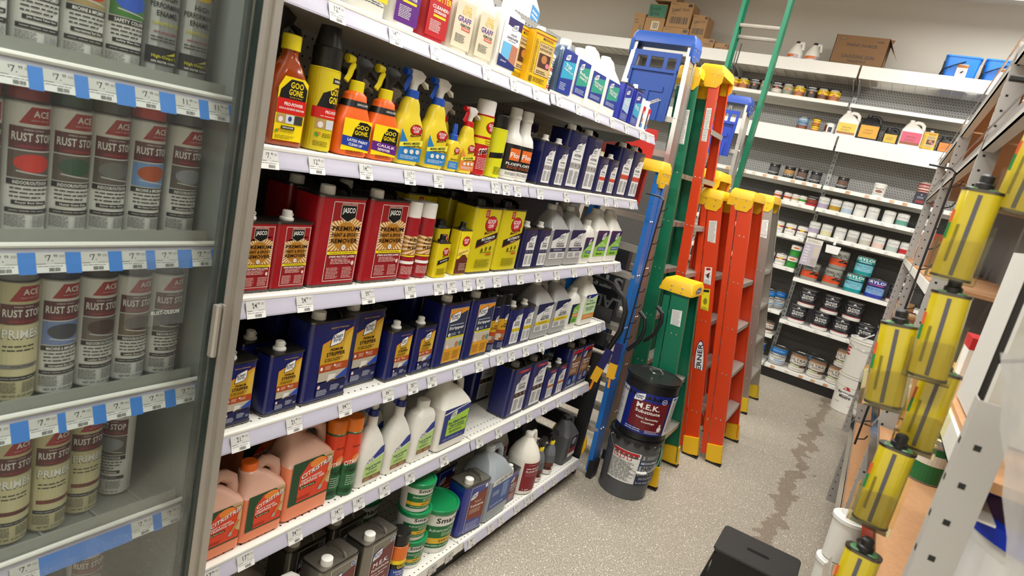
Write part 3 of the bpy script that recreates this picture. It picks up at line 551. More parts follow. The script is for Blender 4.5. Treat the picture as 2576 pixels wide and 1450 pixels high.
def rail(parent, y0, y1, z, xf, name='price_rail', lipM=None):
    b = MB()
    pr = [(xf-.004, z), (xf, z-.002), (xf+.004, z-.018), (xf+.014, z-.036), (xf+.014, z-.040), (xf+.011, z-.040), (xf+.002, z-.018), (xf-.006, z-.004)]
    b.extrude(pr[:], y0, y1, M_RAIL)
    b.add([(x, y, zz) for y in (y0, y1) for x, zz in ((xf+.0072, z-.027), (xf+.0142, z-.0365))], [(0, 1, 3, 2)], M_RAILD)
    return obj(name, b, parent)

# ------------------------------------------------------------------ main gondola (left of the aisle)
XF, ZD = -1.15, [1.970, 1.628, 1.288, .950, .585]
SEC = [(.86, 2.035), (2.04, 3.205)]
DECK = [holes_mat('dddcd4', 0, 1, .034, .0254, .0032, hole='1a1a18', stagger=False, lim=(0, -1.24), rough=.4), holes_mat('dddcd4', 0, 1, .034, .0254, .0028, hole='1a1a18', stagger=False, rough=.4)]
PRICES = [['12.99', '14.99', '17.99', '11.99', '9.99', '19.99', '16.99', '8.59', '15.99', '13.99', '12.59', '9.59', '7.99'], ['7.99', '12.99', '14.99', '11.59', '13.59', '11.99', '9.99', '8.99', '12.59', '17.99', '14.59', '17.59', '19.99'], ['24.99', '24.99', '59.99', '59.99', '19.99', '19.99', '7.99', '8.59', '12.99', '32.99', '9.99', '18.99', '21.99'],
          ['21.99', '21.99', '64.99', '64.99', '28.99', '28.99', '37.99', '37.99', '19.99', '12.99', '18.59', '20.99', '16.99'], ['17.99', '17.99', '34.99', '14.99', '14.99', '14.99', '14.99', '16.99', '26.59', '24.99', '22.99', '12.99', '18.99'], ['12.99', '79.99', '22.99', '34.99', '27.99', '19.99', '17.99', '21.59', '23.99', '11.99', '9.99', '18.99', '25.99']]
TAGY = [[1.02, 1.21, 1.37, 1.62, 1.78, 1.93, 2.1, 2.27, 2.45, 2.62, 2.8, 3.0, 3.1],
        [.90, 1.03, 1.19, 1.36, 1.49, 1.64, 1.80, 1.87, 1.95, 2.12, 2.35, 2.56, 2.78, 2.90, 3.12],
        [.92, 1.06, 1.28, 1.46, 1.60, 1.67, 1.76, 1.84, 1.95, 2.12, 2.27, 2.44, 2.62, 2.80, 3.0, 3.14],
        [.93, 1.09, 1.27, 1.45, 1.57, 1.67, 1.82, 1.96, 2.11, 2.20, 2.32, 2.46, 2.60, 2.78, 2.93, 3.12],
        [.90, 1.00, 1.16, 1.32, 1.41, 1.53, 1.66, 1.86, 2.10, 2.25, 2.41, 2.52, 2.67, 2.83, 3.02]]
gon = thing('shelving_unit', 'long white gondola shelving unit with price rails full of solvent cans', 'shelving unit', (0, 0, 0))
PEG = holes_mat('8c8a86', 1, 2, .028, .028, .0038, stagger=True, lim=None)
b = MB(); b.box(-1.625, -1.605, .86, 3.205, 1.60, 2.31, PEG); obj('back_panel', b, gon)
b = MB(); b.box(-1.625, -1.605, .86, 3.205, .1, 1.599, holes_mat('3a3937', 1, 2, .028, .028, .0038)); obj('back_panel', b, gon)  # lower panel: darker steel colour, partly shade between the shelves painted in
for y in (.87, 2.037, 3.20):
    b = MB(); b.box(-1.66, -1.60, y-.015, y+.015, 0, 2.32, M_WHT2); obj('upright', b, gon)
for s, z in enumerate(ZD):
    for q, (y0, y1) in enumerate(SEC):
        dz = -.008 if (s == 0 and q == 0) else 0
        sh = MB()
        sh.box(-1.60, XF-.006, y0, y1, z-.030+dz, z-.001+dz, DECK[0 if s < 5 else 1])
        sh.extrude([(XF-.012, z-.001+dz), (XF-.002, z-.0005+dz), (XF+.001, z-.004+dz), (XF+.001, z-.010+dz), (XF-.003, z-.014+dz), (XF-.003, z-.034+dz), (XF-.012, z-.034+dz)], y0, y1, M_LIP)
        so = obj('shelf', sh, gon)
        rail(so, y0+.002, y1-.001+(.0 if q == 0 else .015), z-.008+dz, XF)
        for e_ in (y0+.01, y1-.02):
            bk = MB(); bk.extrude([(-1.6, z-.03), (-1.2, z-.03), (-1.25, z-.055), (-1.6, z-.12)], e_, e_+.004, M_GREY); obj('bracket', bk, so)
        rd = random.Random(s*5+q)
        for i, y in enumerate(TAGY[s]):
            if not (y0+.02 < y < y1-.01): continue
            tag(so, y, z-.010+dz-(.002*rd.random()), PRICES[s][i % 13], XF+.003, XF+.0175, w_=.050 if s > 1 else .046)
ZB, XB = .132, -1.089
for q, (y0, y1) in enumerate(SEC):
    sh = MB(); sh.box(-1.60, XB-.005, y0, y1, ZB-.03, ZB-.001, DECK[1]); sh.box(XB-.006, XB, y0, y1, ZB-.042, ZB, M_LIP)
    so = obj('base_deck', sh, gon)
    if q == 1: rail(so, y0+.03, y1+.012, ZB-.004, XB+.002)
    for i, y in enumerate([1.72, 1.86, 1.97] if q == 0 else [2.12, 2.27, 2.36, 2.50, 2.60, 2.66, 2.80, 2.90, 3.05, 3.14]):
        tag(so, y, ZB-.006, PRICES[5][(i+3*q) % 13], XB+.004, XB+(.0175 if q else .005), w_=.05, paper='d6cfc8')
    k = MB(); k.box(-1.14, -1.125, y0, y1, 0, ZB-.03, M_BLK); obj('kick_plate', k, gon)
b = MB(); b.box(-1.70, -1.66, 1.0, 3.21, 2.20, 2.325, M_WHT); b.box(-2.05, -1.70, 1.0, 3.21, 2.24, 2.26, M_WHT2); obj('rear_top_shelf', b, gon)
hk = MB()
for y in (2.93, 2.96): hk.tube([(-1.58, y+.2, 2.10), (-1.2, y+.2, 2.115), (-1.15, y+.2, 2.14)], .0035, mat('c8c8c4', .25, .9), 6)
o = obj('peg_hook', hk, gon)

# ------------------------------------------------------------------ products on the gondola
def G(tp, name, label, cat, y0, wd, dep, zi, xf=-1.17, group=None, rz=0, zz=None):
    z = zz if zz is not None else ZD[zi]+.001
    if zi == 0 and zz is None and y0 < 2.0: z -= .008
    return put(tp, name, label, cat, (xf-dep/2, y0+wd/2, z), rz, group)
GW, GD, QW, QD = .165, .102, .107, .060
# third shelf: red and yellow cans
T = fcan('q', '9c121e', jasco(.2, .98)); n = 'solvent_can'
G(T, n, 'small red paint remover can half hidden behind the aluminium door post', 'can', .868, QW, QD, 2)
G(T, n, 'small red paint remover can with white cap, left of the two big red cans', 'can', .972, QW, QD, 2)
T = fcan('g', '9c121e', jasco(.22, .985))
G(T, n, 'left of the two big red gallon cans of paint and epoxy remover', 'can', 1.088, GW, GD, 2)
G(T, n, 'right of the two big red gallon cans of paint and epoxy remover', 'can', 1.266, GW, GD, 2)
G(T, n, 'red gallon can in the dark behind the left big red can', 'can', 1.10, GW, GD, 2, xf=-1.30)
G(T, n, 'red gallon can in the dark behind the right big red can', 'can', 1.275, GW, GD, 2, xf=-1.30)
T = spray('9c1420', 'e8e6e0', JSPR, hb=.185, capr=.031)
G(T, 'spray_can', 'left red paint remover spray can with a white cap', 'spray can', 1.438, .065, .065, 2)
G(T, 'spray_can', 'right red paint remover spray can with a white cap', 'spray can', 1.510, .065, .065, 2)
def flask(body, ops, wd=.066, d=.035, h=.112, capr=.010):
    B = mat(body, .3, coat=.3); bb = MB(); bb.loft([(0, wd, d, .01), (h, wd, d, .01)], B, 4); bb.loft([(h, wd+.001, d+.001, .01), (h+.003, wd+.001, d+.001, .01)], M_TIN, 4)
    c_ = MB(); c_.lathe([(capr+.006, h+.003), (capr+.004, h+.009), (capr, h+.011), (capr, h+.024), (capr-.002, h+.026)], mat('141312', .35), 16)
    return [('body', bb.mesh('flask')), ('cap', c_.mesh('flask_cap')), ('label', label_mesh(ops, ('flat', wd-.006, h-.006, d/2, .003)))]
G(flask('d8c414', FLAT), 'solvent_flask', 'small flat yellow tin with a black cap in front of the red spray cans', 'tin', 1.585, .066, .035, 2, xf=-1.16)
G(flask('d8c414', FLAT, .07, .045, .15, .017), 'solvent_flask', 'taller yellow tin with a black cap behind the small yellow tin', 'tin', 1.625, .07, .045, 2, xf=-1.205)
G(flask('e0cc1c', HARD, .07, .045, .152, .010), 'solvent_flask', 'yellow and brown hardwood remover tin left of the big yellow cans', 'tin', 1.702, .07, .045, 2)
T = fcan('g', 'd0c014', GGAL, top='2a2825', capc='1c1b1a')
G(T, n, 'left of the two big yellow pro strength gallon cans', 'can', 1.776, GW, GD, 2)
G(T, n, 'right of the two big yellow pro strength gallon cans', 'can', 1.952, GW, GD, 2)
G(T, n, 'yellow gallon can in the dark behind the red spray cans', 'can', 1.60, GW, GD, 2, xf=-1.33)
G(T, n, 'yellow gallon can in the dark behind the left big yellow can', 'can', 1.79, GW, GD, 2, xf=-1.30)
T = fcan('q', NAVY, ks_white('PAINT', '24244a', word2='THINNER', bandink='c8c8d8'))
G(T, n, 'left of the two small navy paint thinner cans', 'can', 2.136, QW, QD, 2)
G(T, n, 'right of the two small navy paint thinner cans', 'can', 2.252, QW, QD, 2)
CLR = 'b4b4b2'
T = jug(CLR, jugwhite('PAINT', 'THINNER', '24244a', bandc='c8c8d8'), 'd8d8d4', rough=.35, trans=.25)
G(T, 'plastic_jug', 'left clear paint thinner jug on the third shelf', 'jug', 2.367, .165, .12, 2)
G(T, 'plastic_jug', 'right clear paint thinner jug on the third shelf', 'jug', 2.545, .165, .12, 2)
QB = lambda ops, body='e6e4dc', capc='e6e4dc': bottle([(0, .104, .066, .02), (.005, .108, .07, .024), (.145, .108, .07, .024), (.165, .09, .06, .024), (.178, .05, .045, .02), (.185, .036, .036, .0179)], body, ops, capc, .019, .182, .026, ('flat', .09, .10, .035, .03))
G(QB(juggreen()), 'plastic_bottle', 'small white bottle with navy and green label between the thinner jugs', 'bottle', 2.715, .108, .07, 2)
T = jug('e4e2d8', juggreen(), 'e4e2d8')
G(T, 'plastic_jug', 'left white jug with green paint thinner label', 'jug', 2.838, .165, .12, 2)
G(T, 'plastic_jug', 'right white jug with green paint thinner label at the shelf end', 'jug', 3.014, .165, .12, 2)
G(T, 'plastic_jug', 'white jug in the second row behind the small green labelled bottle', 'jug', 2.75, .165, .12, 2, xf=-1.31)
# fourth shelf: navy strippers
T = fcan('q', '161d5e', strip_prem())
G(T, n, 'small navy stripper can cut off by the aluminium door post', 'can', .868, QW, QD, 3)
G(T, n, 'small navy and gold stripper can with a white looped cap', 'can', 1.010, QW, QD, 3)
G(T, n, 'small navy can standing in the dark behind the looped cap can', 'can', .99, QW, QD, 3, xf=-1.26)
T = fcan('g', '161d5e', strip_prem())
G(T, n, 'left big navy and gold premium stripper gallon can', 'can', 1.128, GW, GD, 3)
G(T, n, 'right big navy and gold premium stripper gallon can', 'can', 1.284, GW, GD, 3, xf=-1.20)
G(T, n, 'navy gallon can in the dark behind the left stripper gallon', 'can', 1.14, GW, GD, 3, xf=-1.32)
T = fcan('q', '161d5e', strip_prem(side='PREMIUM SPRAYABLE'))
G(T, n, 'left of two small navy sprayable stripper cans', 'can', 1.455, QW, QD, 3)
G(T, n, 'right of two small navy sprayable stripper cans', 'can', 1.576, QW, QD, 3)
G(T, n, 'small navy can in the second row behind the sprayable cans', 'can', 1.50, QW, QD, 3, xf=-1.28)
T = fcan('g', '161d5e', SPR)
G(T, n, 'left navy gallon can of sprayable stripper with white lettering', 'can', 1.692, GW, GD, 3, xf=-1.165)
G(T, n, 'right navy gallon can of sprayable stripper with white lettering', 'can', 1.868, GW, GD, 3, xf=-1.165)
G(T, n, 'navy gallon can in the dark behind the sprayable gallons', 'can', 1.70, GW, GD, 3, xf=-1.30)
T = spray(NAVY, '121212', KSPC, hb=.185, capr=.031)
G(T, 'spray_can', 'left stripper spray can with a black cap', 'spray can', 2.036, .065, .065, 3)
G(T, 'spray_can', 'right stripper spray can with a black cap', 'spray can', 2.108, .065, .065, 3)
T = fcan('q', '161d5e', ks_white('ODORLESS', 'd8c020', word2='MINERAL SPIRITS', bandink='3a3a10'))
G(T, n, 'left small navy mineral spirits can with a yellow band', 'can', 2.175, QW, QD, 3)
G(T, n, 'right small navy mineral spirits can with a yellow band', 'can', 2.272, QW, QD, 3)
T = jug(CLR, jugwhite('ODORLESS', 'MINERAL SPIRITS', 'd8c020', bandc='4a4410'), 'd8d8d4', rough=.35, trans=.25)
G(T, 'plastic_jug', 'left clear mineral spirits jug with a yellow label band', 'jug', 2.392, .165, .12, 3)
G(T, 'plastic_jug', 'right clear mineral spirits jug with a yellow label band', 'jug', 2.572, .165, .12, 3)
MG = [r('7cb840', 0, 0, 1, 1), p(NAVY, (0, 0), (.22, 0), (.3, .8), (.9, 1), (0, 1)), t(WHITE, 'GREEN', .62, .66, .4, .07), t(WHITE, 'MINERAL SPIRITS', .62, .56, .6, .07), r('e8782c', .3, .33, .95, .48), f(WHITE, .35, .36, .9, .45, 2), f('1c3a1c', .35, .06, .9, .22, 4)]
G(QB(MG), 'plastic_bottle', 'white bottle with green, navy and orange mineral spirits label', 'bottle', 2.752, .108, .07, 3)
G(QB(MG), 'plastic_bottle', 'white bottle standing behind the green and orange labelled bottle', 'bottle', 2.78, .108, .07, 3, xf=-1.30)
MS = [r('c8e4b0', 0, 0, 1, 1), p(ROYAL, (0, .88), (.5, .84), (1, .96), (1, 1), (0, 1)), t('1c4a2c', 'Odorless', .5, .74, .36, .07), t('1c4a2c', 'Mineral Spirits', .5, .62, .8, .11), t('1c3a6a', 'CLEAN UP INTERIOR', .5, .46, .76, .06), f('2c4c2c', .2, .32, .8, .42, 2), r('d8882c', 0, 0, 1, .2), f('f0d8b0', .1, .05, .9, .16, 2)] + ks(.2, .86, .2, .2)
G(jug('e4e2d8', MS, 'e4e2d8'), 'plastic_jug', 'white jug with pale green mineral spirits label at shelf end', 'jug', 2.905, .165, .12, 3)
# fifth shelf: gels and sprays
T = jug('e88a64', CITRI, 'ec6a10', top='dcae98', wd=.135, d=.09, h=.222, trans=0, labz=(.035, .140), rough=.3, neck=-.034)
G(T, 'plastic_jug', 'small orange stripping gel jug cut off by the aluminium post', 'jug', .86, .135, .09, 4, xf=-1.165)
G(T, 'plastic_jug', 'small orange stripping gel jug with an orange cap', 'jug', .992, .135, .09, 4, xf=-1.165)
T = jug('e88a64', CITRI, 'ec6a10', top='dcae98', wd=.168, d=.115, h=.285, trans=0, labz=(.05, .185), rough=.3, neck=-.042)
G(T, 'plastic_jug', 'large orange stripping gel jug with green and red label', 'jug', 1.130, .168, .115, 4, xf=-1.17)
G(T, 'plastic_jug', 'orange gel jug in the dark behind the large one', 'jug', 1.09, .168, .115, 4, xf=-1.33)
T = spray('1c5c30', 'e07414', CITAN, hb=.215, capr=.031, caph=.044)
G(T, 'spray_can', 'left tall green spray can with an orange cap', 'spray can', 1.298, .065, .065, 4, xf=-1.18)
G(T, 'spray_can', 'right tall green spray can with an orange cap', 'spray can', 1.350, .065, .065, 4, xf=-1.165)
TS = [(0, .112, .062, .02), (.006, .118, .066, .026), (.125, .118, .066, .026), (.155, .095, .058, .026), (.185, .055, .045, .02), (.20, .034, .034, .016), (.232, .034, .034, .0169), (.238, .03, .03, .0149)]
T = bottle(TS, 'e8e6de', spraybottle_green(), '1c2c7c', .0175, .236, .022, ('flat', .10, .125, .033, .012), trig=('1c2c7c', 'dcdad2'))
G(T, 'spray_bottle', 'left white trigger bottle of paint and varnish stripper', 'spray bottle', 1.417, .118, .066, 4)
G(T, 'spray_bottle', 'right white trigger bottle of paint and varnish stripper', 'spray bottle', 1.549, .118, .066, 4)
G(T, 'spray_bottle', 'white trigger bottle in the second row behind the left one', 'spray bottle', 1.40, .118, .066, 4, xf=-1.29)
G(T, 'spray_bottle', 'white trigger bottle in the second row behind the right one', 'spray bottle', 1.54, .118, .066, 4, xf=-1.29)
T = bottle([(0, .118, .068, .02), (.006, .124, .072, .028), (.165, .118, .070, .028), (.182, .10, .06, .028), (.192, .05, .05, .022), (.20, .046, .046, .0225)], 'e8e6de', spraybottle_green(), 'e0dfd8', .0235, .196, .028, ('flat', .098, .125, .036, .025))
G(T, 'plastic_bottle', 'white screw cap bottle with green stripper label', 'bottle', 1.680, .124, .072, 4)
G(T, 'plastic_bottle', 'white bottle in the dark behind the screw cap bottle', 'bottle', 1.67, .124, .072, 4, xf=-1.31)
G(jug('e6e4da', FLOOR, 'e6e4da', wd=.185, d=.125, h=.29, labz=(.035, .175)), 'plastic_jug', 'big white jug with blue and lime floor adhesive remover label', 'jug', 1.818, .185, .125, 4, xf=-1.16)
T = fcan('g', '161d5e', ks_white('LACQUER', '3a241c', word2='THINNER', red=True, bandink='d8c8b8'), capc='8a8882')
G(T, n, 'left big navy lacquer thinner can with a red strip', 'can', 2.325, GW, GD, 4)
G(T, n, 'right big navy lacquer thinner can with a red strip', 'can', 2.492, GW, GD, 4)
G(T, n, 'navy gallon can set back behind the left lacquer thinner can', 'can', 2.31, GW, GD, 4, xf=-1.35)
T = fcan('q', '161d5e', ks_white("PAINTER'S", 'c07838', word2='SOLVENT', red=True, bandink='4a2810'))
G(T, n, "left small navy painter's solvent can with orange band", 'can', 2.676, QW, QD, 4)
G(T, n, "right small navy painter's solvent can with orange band", 'can', 2.790, QW, QD, 4)
T = fcan('g', '161d5e', PSOL, capc='8a8882')
G(T, n, "left big navy and brown painter's solvent can", 'can', 2.905, GW-.01, GD, 4)
G(T, n, "right big navy and brown painter's solvent can at the shelf end", 'can', 3.05, GW-.02, GD, 4)
# second shelf: goo removers, acetone
ORB = mat('b84a0c', .12, trans=.35, spec=.6, coat=.4)
T = bottle([(0, .098, .05, .015), (.006, .104, .055, .02), (.10, .104, .055, .02), (.145, .088, .05, .02), (.175, .058, .042, .02), (.192, .036, .034, .0169), (.204, .036, .034, .0169)], ORB, GG_PRO, 'e8d414', .0205, .204, .032, ('flat', .086, .145, .0275, .006), extra=())
G(T, 'plastic_bottle', 'orange liquid bottle with yellow cap beside the aluminium post', 'bottle', .908, .104, .055, 1)
G(T, 'plastic_bottle', 'yellow capped bottle behind the orange liquid bottle', 'bottle', .875, .104, .055, 1, xf=-1.25)
HB = bottle([(0, .098, .05, .015), (.006, .104, .055, .02), (.12, .104, .055, .02), (.17, .05, .042, .02), (.20, .034, .034, .0169)], '121110', None, '141312', .02, .20, .03, None, trig=('e8d414', '141312', 1.25))
G(HB, 'spray_bottle', 'black trigger head bottle behind the yellow capped bottle', 'spray bottle', .93, .104, .055, 1, xf=-1.26)
T = spray('d8c41c', '141312', GG_CAN, r0=.036, hb=.185, capr=.034, caph=.05, tall=.045)
G(T, 'spray_can', 'yellow spray can with a tall black tapered cap', 'spray can', 1.034, .072, .072, 1)
OS = [(0, .098, .05, .018), (.005, .105, .054, .02), (.085, .105, .054, .02), (.105, .085, .05, .02), (.13, .066, .046, .02), (.148, .060, .044, .02), (.156, .036, .036, .017)]
def goo(a, b1, b2):
    band = MB(); band.loft([(.118, .0765, .0495, .02), (.134, .066, .047, .02)], mat('141312', .4), 5, caps=False)
    return bottle(OS, 'e8641c', [r(YEL, 0, .12, 1, .98), p(BLACK, (.3, .40), (.98, .36), (.98, .86), (.8, .93), (.55, .93), (.4, .75)), t(YEL, 'GOO', .66, .79, .46, .12), t(YEL, 'GONE.', .66, .63, .50, .12), p(a, (.0, .26), (1, .18), (1, .46), (.0, .52)), t(WHITE, b1, .56, .40, .74, .075, sk=-.06), t(WHITE, b2, .5, .29, .5, .07, sk=-.06), f('5a2a08', .2, .02, .9, .14, 4)], 'e8d414', .0185, .155, .026,
                  ('flat', .094, .090, .0272, .002), trig=('e8d414', '141312', 1.05), extra=[('neck_band', band.mesh('band')), ('neck_print', label_mesh([t('d8d8d8', 'SURFACE SAFE', .6, .5, .7, .5)], ('flat', .05, .010, .0243, .121), base=.001))])
G(goo('1c3c9c', 'LATEX PAINT', 'CLEAN UP'), 'spray_bottle', 'orange and yellow trigger bottle with a blue latex paint band', 'spray bottle', 1.114, .105, .054, 1)
G(goo('5c1c7c', 'CAULK', 'REMOVER'), 'spray_bottle', 'orange and yellow trigger bottle with a purple caulk band', 'spray bottle', 1.218, .105, .054, 1)
G(goo('1c3c9c', 'LATEX PAINT', 'CLEAN UP'), 'spray_bottle', 'orange trigger bottle in the second row behind the latex paint one', 'spray bottle', 1.10, .105, .054, 1, xf=-1.26)
GS = [(0, .094, .054, .02), (.005, .104, .058, .024), (.105, .104, .058, .024), (.125, .084, .052, .024), (.14, .066, .048, .022), (.155, .062, .044, .02), (.168, .054, .042, .02), (.18, .038, .036, .0175)]
def goofb(low, sc_=1, capc='1c50b8', trig=('1c50b8', 'dcdad2'), band='2478b8'):
    secs = [(q[0]*sc_, q[1]*sc_, q[2]*sc_, q[3]*sc_) for q in GS]
    return bottle(secs, 'dcc428', [p(band, (.0, .30), (.0, .75), (.35, .46), (.35, .42)), p(band, (.0, .04), (1, .04), (1, .36), (.0, .36)), p('e8e048', (0, .34), (1, .42), (1, .56), (0, .44))] + goofoff() + [t('1c1c1c', low[0], .52, .45, .72, .055, sk=.1), t('1c1c1c', low[1], .54, .385, .66, .04, sk=.1), e('d8d8d4', .3, .25, .09, .055), e('d8d8d4', .56, .26, .09, .055), e('d8d8d4', .82, .27, .09, .055), f('c8dcf0', .1, .08, .9, .17, 3)],
                  capc, .019*sc_, .178*sc_, .022*sc_, ('flat', .094*sc_, .118*sc_, .029*sc_, .006), trig=(*trig, sc_*1.0))
G(goofb(('MARKS MESSES', '& STAINS REMOVER')), 'spray_bottle', 'left yellow trigger bottle with blue trigger for marks and stains', 'spray bottle', 1.322, .104, .058, 1)
G(goofb(('MARKS MESSES', '& STAINS REMOVER')), 'spray_bottle', 'right yellow trigger bottle with blue trigger for marks and stains', 'spray bottle', 1.440, .104, .058, 1)
T = bottle([(0, .05, .034, .012), (.004, .054, .036, .014), (.08, .054, .036, .014), (.092, .036, .03, .014)], 'dcc428', [p('2478b8', (0, .04), (1, .04), (1, .34), (0, .34))]+goofoff()+[t(BLACK, 'MARKS', .5, .42, .7, .05), f('c8dcf0', .1, .1, .9, .28, 4)], '1c50b8', .013, .09, .02, ('flat', .05, .078, .018, .004), extra=[('pump', MB().lathe([(.008, .11), (.008, .13), (.006, .142)], mat('1c50b8', .4), 12).mesh('pump'))])
G(T, 'spray_bottle', 'tiny yellow pump bottle with a blue cap in front of the trigger bottles', 'spray bottle', 1.555, .054, .036, 1)
T = goofb(('FOR', 'CARPET'), .80, 'c8141c', ('c8141c', 'dcdad2'), 'e0843c')
G(T, 'spray_bottle', 'yellow carpet cleaner trigger bottle with a red trigger', 'spray bottle', 1.612, .084, .047, 1)
G(T, 'spray_bottle', 'red trigger bottle in the second row behind the tiny pump bottle', 'spray bottle', 1.57, .084, .047, 1, xf=-1.24)
for yy, lb in ((1.30, 'left'), (1.44, 'right')):
    G(T, 'spray_bottle', f'dark red trigger bottle in shadow behind the {lb} blue trigger bottle', 'spray bottle', yy, .084, .047, 1, xf=-1.34)
G(spray('b8141c', 'e8e6e0', GRAFC, hb=.19, capr=.031), 'spray_can', 'red and yellow graffiti remover spray can with a white cap', 'spray can', 1.712, .065, .065, 1)
G(spray('d4d41c', '141312', YBLK, r0=.036, hb=.16, capr=.034), 'spray_can', 'yellow spray can with a short black cap right of the graffiti remover', 'spray can', 1.805, .072, .072, 1)
FB = [(.0405, 0), (.043, .003), (.043, .13), (.038, .15), (.024, .17), (.020, .20), (.0205, .215)]
def flo():
    bb = MB(); bb.lathe(FB, mat('e4e0da', .35), 26); cp = MB(); cp.lathe([(.023, .212), (.023, .222), (.0215, .224), (.0215, .246), (.019, .249)], mat('e8e6e0', .4), 20)
    return [('body', bb.mesh('floe')), ('cap', cp.mesh('floecap')), ('label', label_mesh(narrow(FLOE, .74), ('cyl', .0435, .0435, .115, .012)))]
T = flo()
G(T, 'plastic_bottle', 'left white necked paint conditioner bottle with black and orange label', 'bottle', 1.905, .086, .086, 1)
G(T, 'plastic_bottle', 'right white necked paint conditioner bottle with black and orange label', 'bottle', 1.988, .086, .086, 1)
T = fcan('q', NAVY, ks_white('ACETONE', 'a8a4a0'))
G(T, n, 'left small navy acetone can', 'can', 2.125, QW, QD, 1); G(T, n, 'right small navy acetone can', 'can', 2.238, QW, QD, 1)
T = fcan('g', NAVY, ks_white('ACETONE', 'a8a4a0'))
G(T, n, 'left big navy acetone gallon can', 'can', 2.326, GW-.005, GD, 1); G(T, n, 'right big navy acetone gallon can', 'can', 2.492, GW-.005, GD, 1)
G(T, n, 'navy gallon can in the dark behind the small acetone cans', 'can', 2.2, GW, GD, 1, xf=-1.34)
T = fcan('q', NAVY, ks_white('FUEL', 'd8482c', bandink='5a1408'))
G(T, n, 'left small navy fuel can with an orange band', 'can', 2.664, QW, QD, 1); G(T, n, 'right small navy fuel can with an orange band', 'can', 2.789, QW, QD, 1)
T = fcan('g', NAVY, ks_white('FUEL', 'd8482c', bandink='5a1408'))
G(T, n, 'left big navy fuel can with an orange band', 'can', 2.905, GW-.008, GD, 1); G(T, n, 'right big navy fuel can with an orange band at the shelf end', 'can', 3.070, GW-.015, GD, 1)
# top shelf
KS_ = [(0, .092, .060, .02), (.006, .104, .066, .028), (.13, .104, .066, .028), (.17, .07, .05, .024), (.20, .036, .034, .0169)]
def krud(ops, body, capc='e6e4dc'): return bottle(KS_, body, ops, capc, .018, .198, .02, ('flat', .088, .125, .033, .012), trig=(capc, 'e6e4dc'))
G(krud([r('e4cc24', .0, .2, 1, 1), f('2a2a2a', .1, .1, .9, .18, 2), f('5a5a20', .2, .3, .9, .6, 6)], 'e6e4dc'), 'spray_bottle', 'white bottle with yellow label at the cut top of the photo', 'spray bottle', 1.098, .104, .066, 0)
G(krud(KRUD('5c1c7c', ('ADHESIVE', 'REMOVER')), 'e6e4dc'), 'spray_bottle', 'purple labelled adhesive remover bottle on the top shelf', 'spray bottle', 1.214, .104, .066, 0)
G(krud(KRUD('b81c24', ('CLEANER/', 'DEGREASER')), 'a81820'), 'spray_bottle', 'red cleaner degreaser bottle on the top shelf', 'spray bottle', 1.336, .104, .066, 0)
T = krud(GRAF, 'd4ccb8')
G(T, 'spray_bottle', 'left cream graffiti remover bottle on the top shelf', 'spray bottle', 1.450, .104, .066, 0)
G(T, 'spray_bottle', 'right cream graffiti remover bottle on the top shelf', 'spray bottle', 1.566, .104, .066, 0)
T = bottle([(0, .118, .066, .02), (.006, .124, .07, .024), (.165, .124, .07, .024), (.182, .10, .06, .024), (.19, .046, .046, .0225)], 'e8e6de', SAND, 'e8e6de', .022, .188, .026, ('flat', .108, .15, .035, .014))
G(T, 'plastic_bottle', 'white liquid sandpaper bottle with purple and blue label', 'bottle', 1.690, .124, .07, 0)
def ftin(body, ops, wd, d, h):
    B = mat(body, .3, coat=.2); bb = MB(); bb.loft([(0, wd, d, .008), (h, wd, d, .008)], B, 4); bb.loft([(h, wd+.001, d+.001, .008), (h+.002, wd+.001, d+.001, .008)], M_TIN, 4)
    cp = MB(); cp.lathe([(.017, h+.002), (.017, h+.018), (.015, h+.02)], mat('dcdad2', .4), 16, 0, 0)
    return [('body', bb.mesh('ftin')), ('cap', cp.mesh('ftincap')), ('label', label_mesh(ops, ('flat', wd-.004, h-.004, d/2, .002)))]
MWT = ftin('dca814', MINW, .115, .065, .175)
G(MWT, n, 'yellow furniture refinisher tin in front on the top shelf', 'can', 1.905, .115, .065, 0, rz=-.16, xf=-1.165)
G(MWT, n, 'yellow furniture refinisher tin standing behind the front one', 'can', 1.835, .115, .065, 0, xf=-1.21)
TUB = lambda: [('body', MB().lathe([(.036, 0), (.038, .003), (.040, .06)], mat('e8e6e0', .4), 24).mesh('tub')), ('lid', MB().lathe([(.042, .052), (.042, .063), (.036, .066)], mat('ecebe6', .4), 24).mesh('tublid')),
               ('label', label_mesh([r('ecebe6', -.4, 0, 1.4, 1), r('b8141c', -.4, .0, 1.4, .28), t('2a2a2a', 'Savogran', .5, .80, .6, .16), t('1c1c1c', 'TSP', .55, .52, .5, .3), f('f0d0d0', .2, .06, .9, .22, 2)], ('cyl', .0385, .040, .046, .004)))]
T = TUB()
G(T, 'plastic_tub', 'lower small white tub with red band on the top shelf', 'tub', 2.028, .08, .08, 0, xf=-1.185)
G(T, 'plastic_tub', 'upper small white tub stacked on the other on the top shelf', 'tub', 2.030, .08, .08, 0, xf=-1.185, zz=ZD[0]+.068-.008)
T = bottle([(0, .118, .066, .02), (.006, .124, .07, .024), (.15, .124, .07, .024), (.168, .10, .06, .024), (.176, .046, .046, .0225)], '3c5068', TSP_, 'dcdad2', .022, .174, .024, ('flat', .108, .15, .035, .008), rough=.25)
G(T, 'plastic_bottle', 'dark grey blue TSP substitute bottle on the top shelf', 'bottle', 2.105, .124, .07, 0)
T = bottle([(0, .118, .066, .02), (.006, .124, .07, .024), (.15, .124, .07, .024), (.168, .10, .06, .024), (.176, .046, .046, .0225)], 'e6e4dc', BLUEJ('Boiled', 'Linseed Oil', '2c9c84'), 'dcdad2', .022, .174, .024, ('flat', .108, .13, .035, .022))
